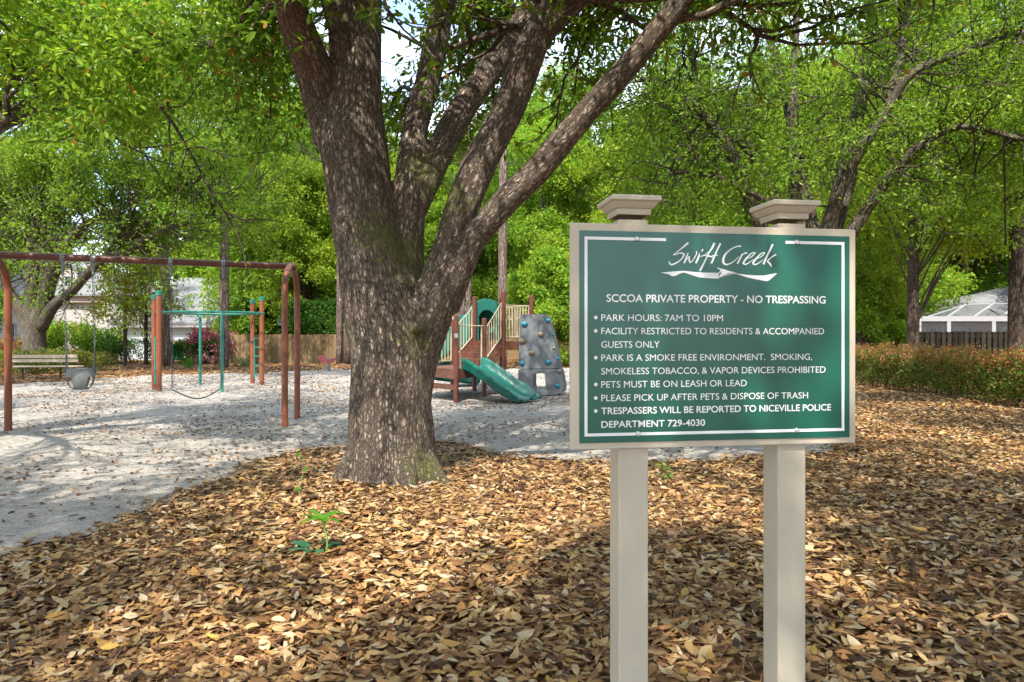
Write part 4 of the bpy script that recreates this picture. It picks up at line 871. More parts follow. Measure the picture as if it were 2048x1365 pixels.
# climbing wall
def wallpt(px, py, dy=0.0):
    """point on the leaning wall face seen at a pixel"""
    z_of = lambda Y: EYE - (py - CY) / F * Y
    Y = 17.2
    for _ in range(20): Y = 17.12 + .22 * max(0, z_of(Y)) / 2.0 + .12 * ((px - 1080) / 50) ** 2 * .12
    return np.array([(px - CX) / F * Y, Y + dy, z_of(Y)])
LE = [(1036.5, 789), (1035.5, 770), (1036.5, 740), (1037, 739), (1038, 700), (1038.6, 660), (1039, 629.5)]
RE = [(1110, 791), (1126, 784), (1128, 772), (1121, 738), (1120, 737), (1112, 700), (1105, 668), (1096, 640), (1091, 629)]
wl = MB()
def face_poly(poly, holes, name_off):
    tri = geometry.tessellate_polygon([[Vector((a, b, 0)) for a, b in poly]] + [[Vector((a, b, 0)) for a, b in h_] for h_ in holes])
    allp = list(poly) + [p for h_ in holes for p in h_]; k = len(allp)
    v = [wallpt(*p) for p in allp] + [wallpt(*p) + np.array([.10, .32, 0.0]) for p in allp]
    f = [tuple(t) for t in tri] + [tuple(i_ + k for i_ in reversed(t)) for t in tri]; o_ = 0
    for ring in [poly] + list(holes):
        m_ = len(ring); f += [(o_ + i_, o_ + (i_ + 1) % m_, k + o_ + (i_ + 1) % m_, k + o_ + i_) for i_ in range(m_)]; o_ += m_
    wl.add(v, f)
hole = [(1068, 748), (1086, 747), (1090, 750), (1091, 772), (1088, 774.5), (1068, 775), (1065.5, 771), (1066, 751)]
face_poly([(1050, 792)] + [(1040, 791)] + LE[:3] + [(1121, 738)] + RE[2:0:-1] + RE[:1], [hole], 0)
face_poly(LE[3:] + RE[:3:-1], [], 0)
cw = wl.build('climbing_wall', M['grey_plastic'], play, bevel=.03, smooth=40)
for px, py, wd, mt in ((1049, 649, 7, 'blue_hold'), (1096, 642, 5.5, 'blue_hold'), (1082, 669.5, 7, 'tan_hold'), (1044, 683, 7, 'tan_hold'), (1063, 706.5, 6, 'tan_hold'), (1044, 727, 6, 'blue_hold'), (1096.5, 725, 6.5, 'blue_hold'), (1114.5, 772.5, 6, 'blue_hold'), (1040, 771, 7, 'tan_hold'), (1106, 670, 3, 'blue_hold'), (1108, 697, 3.5, 'tan_hold'), (1116, 718, 4, 'blue_hold'), (1119, 743, 5, 'tan_hold')):
    c = wallpt(px, py); r = wd / F * 17.2; h_ = MB().lathe([(0, -r * .75), (r * .35, -r * .72), (r * .75, -r * .5), (r * .98, -r * .12), (r, r * .15)], c, 12, Matrix.Rotation(-math.pi / 2, 3, 'X') @ Matrix.Diagonal((1, .82, 1)))
    o = h_.build('hold', M[mt], cw, smooth=60)
    if wd > 4.5:
        for s_ in (-.38, .42):
            bh = MB().lathe([(0, -r * .80), (r * .13, -r * .80), (r * .13, -r * .4)], c + np.array([s_ * r, 0, .1 * r]), 8, Matrix.Rotation(-math.pi / 2, 3, 'X'))
            h2 = bh.build('bolt_hole', M['black'], play); h2.parent = cw
# tyre, spring rider, bench
ty = empty('tire', (-.75, 24.0, .12)); tag(ty, 'old black tyre half sunk in the sand behind the playset', 'tyre')
MB().lathe([(.19, -.09), (.30, -.10), (.34, -.07), (.35, 0), (.34, .07), (.30, .10), (.19, .09), (.21, 0), (.19, -.09)], (-.75, 24.0, .13), 28, Matrix.Rotation(math.radians(28), 3, 'X')).build('tread', M['rubber'], ty, smooth=50)
sr = empty('spring_rider', tuple(G(655, 743))); tag(sr, 'small red spring rider at the far edge of the sand', 'spring rider'); c = np.array(sr.location)
MB().tube([c + np.array([.10 * math.cos(t), .10 * math.sin(t), t / 44 * .34]) for t in np.linspace(0, 44, 120)], .014, 6).build('spring', M['galv'], sr, smooth=60)
rb = MB().prism([(-.30, .42), (-.22, .36), (.02, .34), (.20, .38), (.34, .50), (.36, .58), (.24, .60), (.18, .52), (.04, .50), (-.06, .54), (-.10, .66), (-.20, .70), (-.34, .66), (-.40, .54)], c + np.array([0, -.06, 0]), (1, 0, 0), (0, 0, 1), (0, 1, 0), .12)
rb.build('body', M['red_paint'], sr, bevel=.02); MB().tube([c + np.array([-.14, -.16, .62]), c + np.array([-.14, .16, .62])], .016, 8).build('handle', M['white_trim'], sr)
MB().box(c + np.array([.06, 0, .53]), (.2, .22, .03)).build('seat', M['white_trim'], sr, bevel=.01)
bn = empty('park_bench', tuple(G(95, 752))); tag(bn, 'tan slatted bench facing the swings before the old oak', 'bench')
bL, bR = np.array([-17.15, 23.4]), np.array([-15.0, 23.6]); be = unit(bR - bL); bo = np.array([be[1], -be[0]])
for z, o_, h_ in ((.79, -.05, .115), (.645, -.01, .115)):
    MB().beam(b3(bL - bo * o_, z - .0), b3(bR - bo * o_, z + .0), .04, h_, (bo[0] * .0, bo[1] * .0, 1)).build('back_slat', M['bench_slat'], bn, bevel=.012)
for o_ in (.10, .24, .38): MB().beam(b3(bL + bo * o_ + be * .12, .455), b3(bR + bo * o_ + be * .22, .455), .12, .045).build('seat_slat', M['bench_slat'], bn, bevel=.01)
for t in (.22, .78):
    p = bL + (bR - bL) * t; m = MB().tube([b3(p + bo * .2, -.2), b3(p + bo * .2, .43)], .03, 10); m.beam(b3(p - bo * .0, .42), b3(p + bo * .44, .42), .05, .03); m.tube([b3(p + bo * .02, .42), b3(p - bo * .06, .84)], .02, 8)
    m.build('leg', M['black'], bn)

# ------------------------------------------------------------------ fences
def board_fence(name, label, a, b, h, bw, gap, mat, th_=.02, alt=0.0, posts=2.4):
    a, b = np.array(a, float), np.array(b, float); L = np.linalg.norm(b - a); d_ = (b - a) / L; nn = np.array([d_[1], -d_[0]])
    fe = empty(name, (float(a[0]), float(a[1]), 0)); tag(fe, label, 'fence'); rng_ = np.random.default_rng(int(L * 10)); m = MB(); R = Matrix.Rotation(math.atan2(d_[1], d_[0]), 3, 'Z')
    k = int(L / (bw + gap))
    for j in range(k):
        p = a + d_ * (j + .5) * L / k; hh_ = h + rng_.normal() * .012; o_ = nn * (alt if j % 2 else -alt) + nn * rng_.normal() * .003
        m.box(b3(p + o_, hh_ / 2 - .05), (bw, th_, hh_ + .1), R)
    m.build('boards', M[mat], fe)
    r = MB()
    for z in (.3, h * .55, h - .2): r.beam(b3(a - nn * (.03 if not alt else 0), z), b3(b - nn * (.03 if not alt else 0), z), .035 if not alt else .03, .09)
    r.build('rails', M[mat], fe)
    for j in range(int(L / posts) + 1): MB().box(b3(a + d_ * min(L, j * posts) - nn * .09, h / 2 - .1), (.09, .09, h), R).build('post', M[mat], fe)
board_fence('wooden_fence', 'tan board fence behind the swing set and the big oak', (-15.1, 36.3), (-6.0, 36.0), 1.57, .135, .006, 'fence_tan')
board_fence('wooden_fence', 'brown board fence stretch beyond the slide, partly behind the oak', (-5.9, 36.0), (-2.0, 36.2), 1.57, .135, .006, 'fence_tan')
board_fence('wooden_fence', 'dark weathered shadowbox fence behind the hedge and screened house', (13.6, 30.5), (30, 29.6), 1.68, .15, -.03, 'fence_dark', alt=.03)

# ------------------------------------------------------------------ houses
def quad(mb, pts): return mb.add(pts, [tuple(range(len(pts)))])
def slab_roof(mb, faces, t=.14):
    for f in faces:
        f = [np.array(p, float) for p in f]; k = len(f); v = f + [p - np.array([0, 0, t]) for p in f]
        mb.add(v, [tuple(range(k)), tuple(range(2 * k - 1, k - 1, -1))] + [(i_, (i_ + 1) % k, (i_ + 1) % k + k, i_ + k) for i_ in range(k)])
    return mb
def window(parent, px0, px1, py0, py1, Y, cols=2, rows=3, shutters=0, arch=False, name='window'):
    p0, p1 = P(px0, py1, Y), P(px1, py0, Y); w_ = p1[0] - p0[0]; h_ = p1[2] - p0[2]; f = MB(); fw = .07
    for x in (p0[0] + fw / 2, p1[0] - fw / 2): f.box((x, Y - .03, (p0[2] + p1[2]) / 2), (fw, .09, h_))
    for z in (p0[2] + fw / 2, p1[2] - fw / 2): f.box((p0[0] + w_ / 2, Y - .028, z), (w_ - 2 * fw, .08, fw))
    for c_ in range(1, cols): f.box((p0[0] + w_ * c_ / cols, Y - .02, (p0[2] + p1[2]) / 2), (.035, .05, h_ - 2 * fw))
    for r_ in range(1, rows): f.box((p0[0] + w_ / 2, Y - .018, p0[2] + h_ * r_ / rows), (w_ - 2 * fw, .04, .03))
    wf = f.build(name, M['white_trim'], parent)
    MB().box((p0[0] + w_ / 2, Y + .0, (p0[2] + p1[2]) / 2), (w_ - .1, .02, h_ - .1)).build('pane', M['glass'], wf)
    for s_ in ((-1, 1) if shutters == 2 else (1,) if shutters == 1 else (-1,) if shutters == -1 else ()):
        x = (p1[0] + .24) if s_ > 0 else (p0[0] - .24); m = MB().box((x, Y - .03, (p0[2] + p1[2]) / 2), (.42, .06, h_))
        for z in (.2, .5, .8): m.box((x, Y - .065, p0[2] + h_ * z), (.42, .02, .1))
        m.build('shutter', M['shutter'], wf)
hA = empty('brick_house', (-30, 46, 0)); tag(hA, 'white brick house with grey shingle roof and arched dormer behind the bench', 'house')
Yh = 46.0; xL, xR = P(-120, 0, Yh)[0], P(228, 0, Yh)[0]; ez = P(0, 606, Yh)[2]
MB().box(((xL + xR) / 2, Yh + 5, ez / 2 - .2), (xR - xL, 10, ez + .4)).build('wall', M['white_brick'], hA)
MB().box(((xL + xR) / 2, Yh + 4.9, ez + .28), (xR - xL + .5, 10.5, .56)).build('eave', M['pink_brick'], hA, bevel=.03)
rz_ = P(0, 520, Yh + 5)[2]; e0 = ez + .56
slab_roof(MB(), [[(xL - .5, Yh - .6, e0), (xR + .5, Yh - .6, e0), (xR - 4.5, Yh + 5, rz_), (xL + 4.5, Yh + 5, rz_)], [(xR + .5, Yh - .6, e0), (xR + .5, Yh + 10.6, e0), (xR - 4.5, Yh + 5, rz_)], [(xR + .5, Yh + 10.6, e0), (xL - .5, Yh + 10.6, e0), (xL + 4.5, Yh + 5, rz_), (xR - 4.5, Yh + 5, rz_)], [(xL - .5, Yh + 10.6, e0), (xL - .5, Yh - .6, e0), (xL + 4.5, Yh + 5, rz_)]]).build('roof', M['shingle'], hA)
Yd = Yh + .6; x0, x1 = P(119, 0, Yd)[0], P(155, 0, Yd)[0]; zc = P(0, 548, Yd)[2]; rr = (x1 - x0) / 2; xc = (x0 + x1) / 2
dm = MB().prism([(x0, ez), (x1, ez), (x1, zc)] + [(xc + rr * math.cos(t), zc + rr * .8 * math.sin(t)) for t in np.linspace(0, math.pi, 12)][1:-1] + [(x0, zc)], (0, Yd, 0), (1, 0, 0), (0, 0, 1), (0, 1, 0), 3.5).build('dormer', M['white_brick'], hA)
rf = [(xc + (rr + .12) * math.cos(t), zc + .05 + (rr + .08) * .8 * math.sin(t)) for t in np.linspace(0, math.pi, 12)]; ri_ = [(xc + (rr + .003) * math.cos(t), zc + .003 + rr * .8 * math.sin(t)) for t in np.linspace(math.pi, 0, 12)]
MB().prism(rf + ri_, (0, Yd - .15, 0), (1, 0, 0), (0, 0, 1), (0, 1, 0), 3.6).build('dormer_roof', M['shingle'], dm)
window(hA, 130, 143, 552, 582, Yd - .02, 2, 4); window(hA, 94, 112, 648, 690, Yh - .02, 2, 3, 1); window(hA, 160, 177, 648, 690, Yh - .02, 2, 3, -1); window(hA, 12, 32, 646, 690, Yh - .02, 2, 3)
# curved parapet entry
Yp = Yh - 1.2; q = [P(a, b, Yp)[[0, 2]] for a, b in ((196, 720), (196, 618), (205, 606), (216, 610), (228, 632), (240, 640), (240, 720))]
MB().prism([tuple(p) for p in q], (0, Yp, 0), (1, 0, 0), (0, 0, 1), (0, 1, 0), 1.3).build('porch_wall', M['white_brick'], hA)
# garage wing
hB = empty('garage', (-21, 44, 0)); tag(hB, 'brick garage wing with pale doors and hipped shingle roof beside the white house', 'garage')
Yg = 43.0; x0, x1 = P(236, 0, Yg)[0], P(482, 0, Yg)[0]; ez = P(0, 646, Yg)[2]
MB().box(((x0 + x1) / 2, Yg + 4, ez / 2 - .2), (x1 - x0, 8, ez + .4)).build('wall', M['pink_brick'], hB)
rz_ = P(0, 556, Yg + 4)[2]
slab_roof(MB(), [[(x0 - .4, Yg - .5, ez), (x1 + .4, Yg - .5, ez), (x1 - 3.6, Yg + 4, rz_), (x0 + 2.0, Yg + 4, rz_)], [(x1 + .4, Yg - .5, ez), (x1 + .4, Yg + 8.5, ez), (x1 - 3.6, Yg + 4, rz_)], [(x1 + .4, Yg + 8.5, ez), (x0 - .4, Yg + 8.5, ez), (x0 + 2, Yg + 4, rz_), (x1 - 3.6, Yg + 4, rz_)], [(x0 - .4, Yg + 8.5, ez), (x0 - .4, Yg - .5, ez), (x0 + 2, Yg + 4, rz_)]]).build('roof', M['shingle'], hB)
MB().box(((x0 + x1) / 2, Yg - .45, ez - .22), (x1 - x0 + .8, .05, .16)).build('fascia', M['white_trim'], hB)
for a, b in ((244, 312), (322, 386)):
    xa, xb = P(a, 0, Yg)[0], P(b, 0, Yg)[0]; g_ = MB().box(((xa + xb) / 2, Yg - .02, 1.0), (xb - xa, .06, 2.16))
    gd = g_.build('garage_door', M['garage_door'], hB)
    t_ = MB(); [t_.box(((xa + xb) / 2, Yg - .055, z), (xb - xa - .02, .012, .02)) for z in (.55, 1.08, 1.6)]; t_.build('panel_seam', M['white_trim'], gd)
    t_ = MB(); [t_.box((x, Yg - .04, 1.05), (.12, .1, 2.26)) for x in (xa - .06, xb + .06)]; t_.box(((xa + xb) / 2, Yg - .042, 2.13), (xb - xa, .1, .1)); t_.build('frame', M['white_trim'], gd)
window(hB, 429, 441, 655, 669, Yg - .02, 2, 2)
# house with pool screen on the right
hC = empty('screened_house', (29, 42, 0)); tag(hC, 'low house with grey roof and white framed pool screen beyond the dark fence', 'house')
Yc = 40.0; x0, x1 = P(1836, 0, Yc)[0], P(2140, 0, Yc)[0]; et = P(0, 640, Yc)[2]
Yw = Yc + 3.0; xw = P(1842, 0, Yw)[0]
MB().box(((xw + x1 + 9) / 2, Yw + 4, et / 2 - .1), (x1 + 9 - xw, 8, et + .2)).build('wall', M['red_brick'], hC)
rz_ = P(0, 575, Yw + 4)[2]
xr, xe = xw + 9.4, x1 + 9.5
slab_roof(MB(), [[(xw - .5, Yw - .6, et + .1), (xe, Yw - .6, et + .1), (x1 + 4, Yw + 4, rz_ + .3), (xr, Yw + 4, rz_ + .3)], [(xw - .5, Yw + 8.6, et + .1), (xw - .5, Yw - .6, et + .1), (xr, Yw + 4, rz_ + .3)], [(xe, Yw + 8.6, et + .1), (xw - .5, Yw + 8.6, et + .1), (xr, Yw + 4, rz_ + .3), (x1 + 4, Yw + 4, rz_ + .3)], [(xe, Yw - .6, et + .1), (xe, Yw + 8.6, et + .1), (x1 + 4, Yw + 4, rz_ + .3)]]).build('roof', M['shingle'], hC)
for a, b in ((1856, 1872), (1880, 1892), (1905, 1928), (1931, 1950), (1998, 2018)): window(hC, a, b, 654, 700, Yw - .03, 1, 2)
fr = MB(); fr.box(((x0 + x1) / 2, Yc, et + .06), (x1 - x0, .12, .30))
px_ = [1838, 1897, 1987, 2075, 2138]
for a in px_: x = P(a, 0, Yc)[0]; fr.box((x, Yc, et / 2 - .1), (.22, .1, et + .05))
fr.build('screen_frame', M['white_trim'], hC)
rt, rb_ = P(0, 606, Yc + 2.0)[2], et + .18
tb = lambda px, py, Y: P(px, py, Y); sr_ = MB()
for (a, b) in (((1893, 636), (1932, 610)), ((1949, 634), (1990, 606)), ((1978, 616), (1998, 630)), ((2010, 629), (2036, 612)), ((2060, 630), (2100, 604))):
    A, B = tb(*a, Yc + .1), tb(*b, Yc + 1.9); sr_.beam(A, B, .12, .09)
sr_.beam(tb(1932, 610, Yc + 1.9), tb(2120, 604, Yc + 1.9), .1, .08); sr_.beam(tb(1840, 639, Yc + .1), tb(1932, 610, Yc + 1.9), .1, .08)
sr_.build('roof_bars', M['white_trim'], hC)
sm = MB(); quad(sm, [tb(1842, 639, Yc + .08), tb(2136, 634, Yc + .08), tb(2120, 604, Yc + 1.88), tb(1932, 610, Yc + 1.88)]); quad(sm, [(x0, Yc, 0), (x1, Yc, 0), (x1, Yc, et), (x0, Yc, et)]); sm.build('screen', M['screen'], hC)
# cream eave far behind the playset, grey roof at right of the climbing wall
hD = empty('low_house', (-.5, 48, 0)); tag(hD, 'low tan house with a cream frieze half hidden behind the playset', 'house')
Yl = 46; x0, x1 = P(868, 0, Yl)[0], P(1076, 0, Yl)[0]; z0, z1 = P(0, 641, Yl)[2], P(0, 623, Yl)[2]
MB().box(((x0 + x1) / 2, Yl + 3, z0 / 2 - .1), (x1 - x0, 6, z0 + .2)).build('wall', M['fence_tan'], hD); MB().box(((x0 + x1) / 2, Yl + 2.9, (z0 + z1) / 2), (x1 - x0 + .3, 6.3, z1 - z0)).build('frieze', M['cream_board'], hD, bevel=.02)
slab_roof(MB(), [[(x0 - .3, Yl - .5, z1 + .14), (x1 + .3, Yl - .5, z1 + .14), (x1 + .3, Yl + 3, z1 + .5), (x0 - .3, Yl + 3, z1 + .5)], [(x1 + .3, Yl + 6.5, z1 + .14), (x0 - .3, Yl + 6.5, z1 + .14), (x0 - .3, Yl + 3, z1 + .5), (x1 + .3, Yl + 3, z1 + .5)]]).build('roof', M['shingle'], hD)
hE = empty('small_house', (4.6, 52, 0)); tag(hE, 'small pale house with a grey hipped roof right of the climbing wall', 'house')
Ye = 50; x0, x1 = P(1108, 0, Ye)[0], P(1330, 0, Ye)[0]; ez = P(0, 660, Ye)[2]; rz_ = P(0, 630, Ye + 4)[2]
MB().box(((x0 + x1) / 2, Ye + 4, ez / 2 - .1), (x1 - x0, 8, ez + .2)).build('wall', M['pink_brick'], hE)
slab_roof(MB(), [[(x0 - .4, Ye - .5, ez + .1), (x1 + .4, Ye - .5, ez + .1), (x1 - 3, Ye + 4, rz_ + .3), (x0 + 1.6, Ye + 4, rz_ + .3)], [(x0 - .4, Ye + 8.5, ez + .1), (x0 - .4, Ye - .5, ez + .1), (x0 + 1.6, Ye + 4, rz_ + .3)], [(x1 + .4, Ye - .5, ez + .1), (x1 + .4, Ye + 8.5, ez + .1), (x1 - 3, Ye + 4, rz_ + .3)]]).build('roof', M['shingle'], hE)
# wheelie bin and basketball goal
bi = empty('wheelie_bin', tuple(P(352, 0, 40.5) * [1, 1, 0])); tag(bi, 'green wheelie bin with a yellow lid by the garage doors', 'bin'); bx, by = bi.location[:2]
v = [(bx + sx * (.30 + .06 * (z > .5)), by + sy * (.32 + .08 * (z > .5)), z) for z in (.05, 1.0) for sx, sy in ((-1, -1), (1, -1), (1, 1), (-1, 1))]
MB().add(v, [(0, 3, 2, 1), (4, 5, 6, 7), (0, 1, 5, 4), (1, 2, 6, 5), (2, 3, 7, 6), (3, 0, 4, 7)]).build('body', M['bin_green'], bi, bevel=.03)
MB().prism([(-.42, 0), (.42, 0), (.42, .05), (.2, .12), (-.3, .12), (-.42, .06)], (bx - .37, by, 1.003), (0, 1, 0), (0, 0, 1), (1, 0, 0), .74).build('lid', M['bin_yellow'], bi, bevel=.015)
for s_ in (-1, 1): MB().tube([(bx + s_ * .28, by + .33, .1), (bx + s_ * .34, by + .33, .1)], .1, 14).build('wheel', M['black'], bi)
bk = empty('basketball_goal', tuple(P(578, 0, 40) * [1, 1, 0])); tag(bk, 'basketball goal with clear backboard and dark green pole beyond the fence', 'basketball goal')
p = P(583, 672, 40); MB().tube([(p[0], 40.3, 0), (p[0], 40.3, 2.9), (p[0] - .2, 40.1, 3.2)], .07, 10).build('pole', M['teal_steel'], bk)
z0, z1 = P(0, 651, 40)[2], P(0, 632, 40)[2]; x0, x1 = P(556, 0, 40)[0], P(586, 0, 40)[0]; f = MB()
for x in (x0, x1): f.box((x, 40, (z0 + z1) / 2), (.06, .06, z1 - z0 + .06))
for z in (z0, z1): f.box(((x0 + x1) / 2, 40, z), (x1 - x0 - .06, .055, .06))
bf = f.build('board_frame', M['teal_steel'], bk); MB().box(((x0 + x1) / 2, 40, (z0 + z1) / 2), (x1 - x0 - .06, .02, z1 - z0 - .06)).build('backboard', M['white_trim'], bf)
MB().tube([((x0 + x1) / 2 + .23 * math.cos(t), 39.7 + .23 * math.sin(t), z0 + .1) for t in np.linspace(0, 6.29, 17)], .02, 6, False).build('rim', M['red_paint'], bk)
# ------------------------------------------------------------------ background trees
def broadleaf(seed, H_, R_, trunk_r, low, clumps, per, Ls, mat, bark, name, twl=.9, lean=0.0, csz=(.18, .36), lpt=14):
    """tree with a bare bole, limbs into uneven leaf lumps; built at the origin"""
    T = Tree(seed); r = T.rng
    q = T.limb([(0, 0, -.2, trunk_r * 1.25), (lean * .1, 0, H_ * .12, trunk_r), (lean * .4, 0, H_ * .4, trunk_r * .8), (lean * .7, .1, H_ * .7, trunk_r * .5), (lean, 0, H_ * .97, trunk_r * .12)], 10)
    for k in range(clumps):
        zf = low + (1 - low) * r.uniform(0, 1) ** .85; prof_ = math.sin(math.pi * min(1, max(0.08, (zf - low) / (1 - low) * .80 + .16))) ** .7
        a = r.uniform(0, 6.283); rad = R_ * prof_ * r.uniform(.35, 1.0); c = np.array([math.cos(a) * rad + lean * zf, math.sin(a) * rad, zf * H_])
        i_ = int(min(len(q) - 1, max(2, (zf - .12) * len(q)))); p = q[i_, :3]
        m_ = (p + c) / 2 + np.array([0, 0, .06 * H_ * r.uniform(0, 1)]); rr_ = trunk_r * .22 * (1.2 - zf)
        T.limb([(*p, rr_), (*m_, rr_ * .7), (*c, rr_ * .25)], 5, 4)
        sz = R_ * r.uniform(*csz); T.cloud(c, (sz, sz, sz * .62), per, twl)
    V, fs = T.leaves(lpt, Ls, .55, .3, 'rhomb', .3, .4)
    root = empty(name); link('trunk', T.wood(), M[bark], root, local=True); link('crown', npmesh('crown', V, fs), M[mat], root, local=True)
    print(name, mat, len(V) // 4); return root
def pine(seed, H_, tr, base_crown, name='pine_tree'):
    T = Tree(seed); r = T.rng; T.limb([(0, 0, -.2, tr * 1.15), (.05, 0, H_ * .3, tr), (0, .1, H_ * .65, tr * .75), (.1, 0, H_, tr * .15)], 10)
    for k in range(34):
        zf = r.uniform(base_crown, 1); a = r.uniform(0, 6.283); L = (2.6 * (1.08 - zf) / (1.08 - base_crown) + .5) * r.uniform(.6, 1.1); p = np.array([0, 0, zf * H_]); e = p + np.array([math.cos(a) * L, math.sin(a) * L, .25 * L])
        T.limb([(*p, .05), (*((p + e) / 2 + [0, 0, -.05]), .035), (*e, .015)], 5, 4)
        for t in (.55, .8, 1.0): T.cloud(p + (e - p) * t, (.4, .4, .25), 4, .3)
    V, fs = T.leaves(26, .30, .06, .04, 'rhomb', .0); print('pine', len(V) // 4)
    root = empty(name); link('trunk', T.wood(), M['pine_bark'], root, local=True); link('crown', npmesh('crown', V, fs), M['needle'], root, local=True); return root
PROTO = {
 'lime': (lambda: broadleaf(101, 15, 5.0, .24, .16, 70, 42, .19, 'leaf_lime', 'dark_bark', 'maple_tree', lpt=24)),
 'bright': (lambda: broadleaf(102, 17, 5.2, .26, .14, 75, 42, .19, 'leaf_bright', 'grey_bark', 'broadleaf_tree', lpt=24)),
 'mid': (lambda: broadleaf(103, 20, 5.5, .30, .20, 80, 42, .20, 'leaf_mid', 'grey_bark', 'broadleaf_tree', lpt=24)),
 'under': (lambda: broadleaf(104, 5.5, 2.3, .07, .05, 40, 36, .20, 'leaf_mid', 'dark_bark', 'understory_tree', .6)),
 'underb': (lambda: broadleaf(105, 6.5, 2.6, .08, .05, 42, 36, .20, 'leaf_bright', 'dark_bark', 'understory_tree', .6)),
 'dark': (lambda: broadleaf(106, 4.5, 2.2, .08, .02, 40, 40, .17, 'leaf_dark', 'dark_bark', 'evergreen_shrub', .5)),
 'pine': (lambda: pine(107, 22, .19, .55)),
 'pineb': (lambda: pine(108, 26, .16, .42)),
 'maple': (lambda: broadleaf(111, 14.5, 5.0, .22, .36, 64, 62, .15, 'leaf_lime', 'dark_bark', 'maple_tree')),
 'tall': (lambda: broadleaf(112, 16, 5.0, .27, .42, 64, 60, .16, 'leaf_bright', 'dark_bark', 'broadleaf_tree')),
 'young': (lambda: broadleaf(109, 7.5, 1.7, .085, .22, 34, 16, .13, 'leaf_yellow', 'dark_bark', 'young_tree', .6))}
made = {}
trees_rng = np.random.default_rng(77)
def put(kind, px, Y, s=1.0, label=None, group=None, cat='tree', sz=None, rz=None):
    if kind not in made: o = PROTO[kind](); made[kind] = o
    else: o = copy_tree(made[kind])
    x = (px - CX) / F * Y; o.location = (x, Y, float(hgt(x, Y))); o.rotation_euler.z = trees_rng.uniform(0, 6.28) if rz is None else rz; o.scale = (s, s, sz or s)
    for k_ in ('label', 'group'):
        if k_ in o.keys(): del o[k_]
    tag(o, label, cat, group); return o
# unseen oaks inferred from the dapples; places and crown gaps tuned to cast them
PROTO['canopy'] = lambda: broadleaf(110, 13.5, 6.2, .34, .40, 100, 20, .17, 'leaf_mid', 'grey_bark', 'oak_tree', .5, csz=(.09, .17))
for k, (x, y, s) in enumerate(((-6.6, -4.6, 1.0), (.3, -7.2, 1.0), (7.5, -4.5, 1.0), (9.8, 2.6, .95), (4.0, .5, .6), (-15.5, 3.5, 1.05), (-19, 14.0, 1.0), (15.5, 9.5, 1.0), (15.5, 3.0, 1.0))):
    o = put('canopy', 0, 1, s, 'tall unseen shade oak placed outside the picture to dapple the ground', 'unseen shade oaks around the viewpoint'); o.location = (x, y, 0)
# trees one can point at
put('young', 250, 33.5, 1.0, 'young yellowish tree right of the bucket swing chains', 'young trees in the bed before the white house')
put('young', 292, 34.2, 1.05, 'second young yellowish tree, just left of the ring climber posts', 'young trees in the bed before the white house', rz=2.0)
put('pine', 331, 33.0, 1.0, 'tall bare pine trunk just right of the left climber posts', 'pines with bare trunks')
put('pine', 447, 33.0, 1.08, 'tall bare pine trunk seen through the ring climber before the garage', 'pines with bare trunks', rz=1.2)
put('pine', 84, 34.5, .95, 'slender pinkish pine trunk directly behind the bench oak', 'pines with bare trunks', rz=4.0)
put('pineb', 606, 47, 1.0, 'pale pine trunk rising beyond the tan fence behind the swing legs', 'pines with bare trunks')
put('pineb', 678, 36.9 - 1.6, .92, 'thin pine trunk at the tan fence, left of the big oak', 'pines with bare trunks', rz=.6)
put('pineb', 694, 35.2, .95, 'thin dark pine trunk at the tan fence, half behind the big oak', 'pines with bare trunks', rz=2.6)
put('pine', 1005, 30, 1.0, 'thick shaggy pine trunk directly behind the playset hood', 'pines with bare trunks', rz=5.0)
put('pineb', 938, 39, 1.0, 'thin pine trunk left of the playset hood', 'pines with bare trunks', rz=3.1)
put('pineb', 924, 41, .9, 'thinnest pine trunk, over the left playset railing', 'pines with bare trunks', rz=1.0)
m1 = put('maple', 1826, 25.5, .98, 'light green maple with dark straight trunk behind the hedge'); 
put('tall', 2034, 24.5, 1.0, 'broadleaf tree with thick dark trunk before the screened house')
put('maple', 1735, 31.5, .6, 'small lime green tree over the fence between sign and maple')
put('underb', 1745, 31.3, .7, 'bushy green tree hanging over the fence right of the sign')
put('bright', 560, 44, .95, 'leaning leafy tree beside the basketball goal')
put('lime', 610, 40.5, .8, 'yellow green tree right behind the swing arch')
put('under', 512, 41, .95, 'rounded green tree at the right end of the garage roof')
put('underb', 455, 51, 1.5, 'bright bushy tree above the garage roof ridge')
for px in (602, 640, 668, 715): put('dark', px, 38.4 + (px % 7) * .2, .72, 'dark evergreen shrub rising behind the tan fence', 'evergreen shrubs behind the tan fence', 'shrub')
put('underb', 1098, 34, .85, 'airy green tree leaning over the top of the climbing wall')
put('under', 1160, 38, 1.0, 'mid green tree between climbing wall and sign')
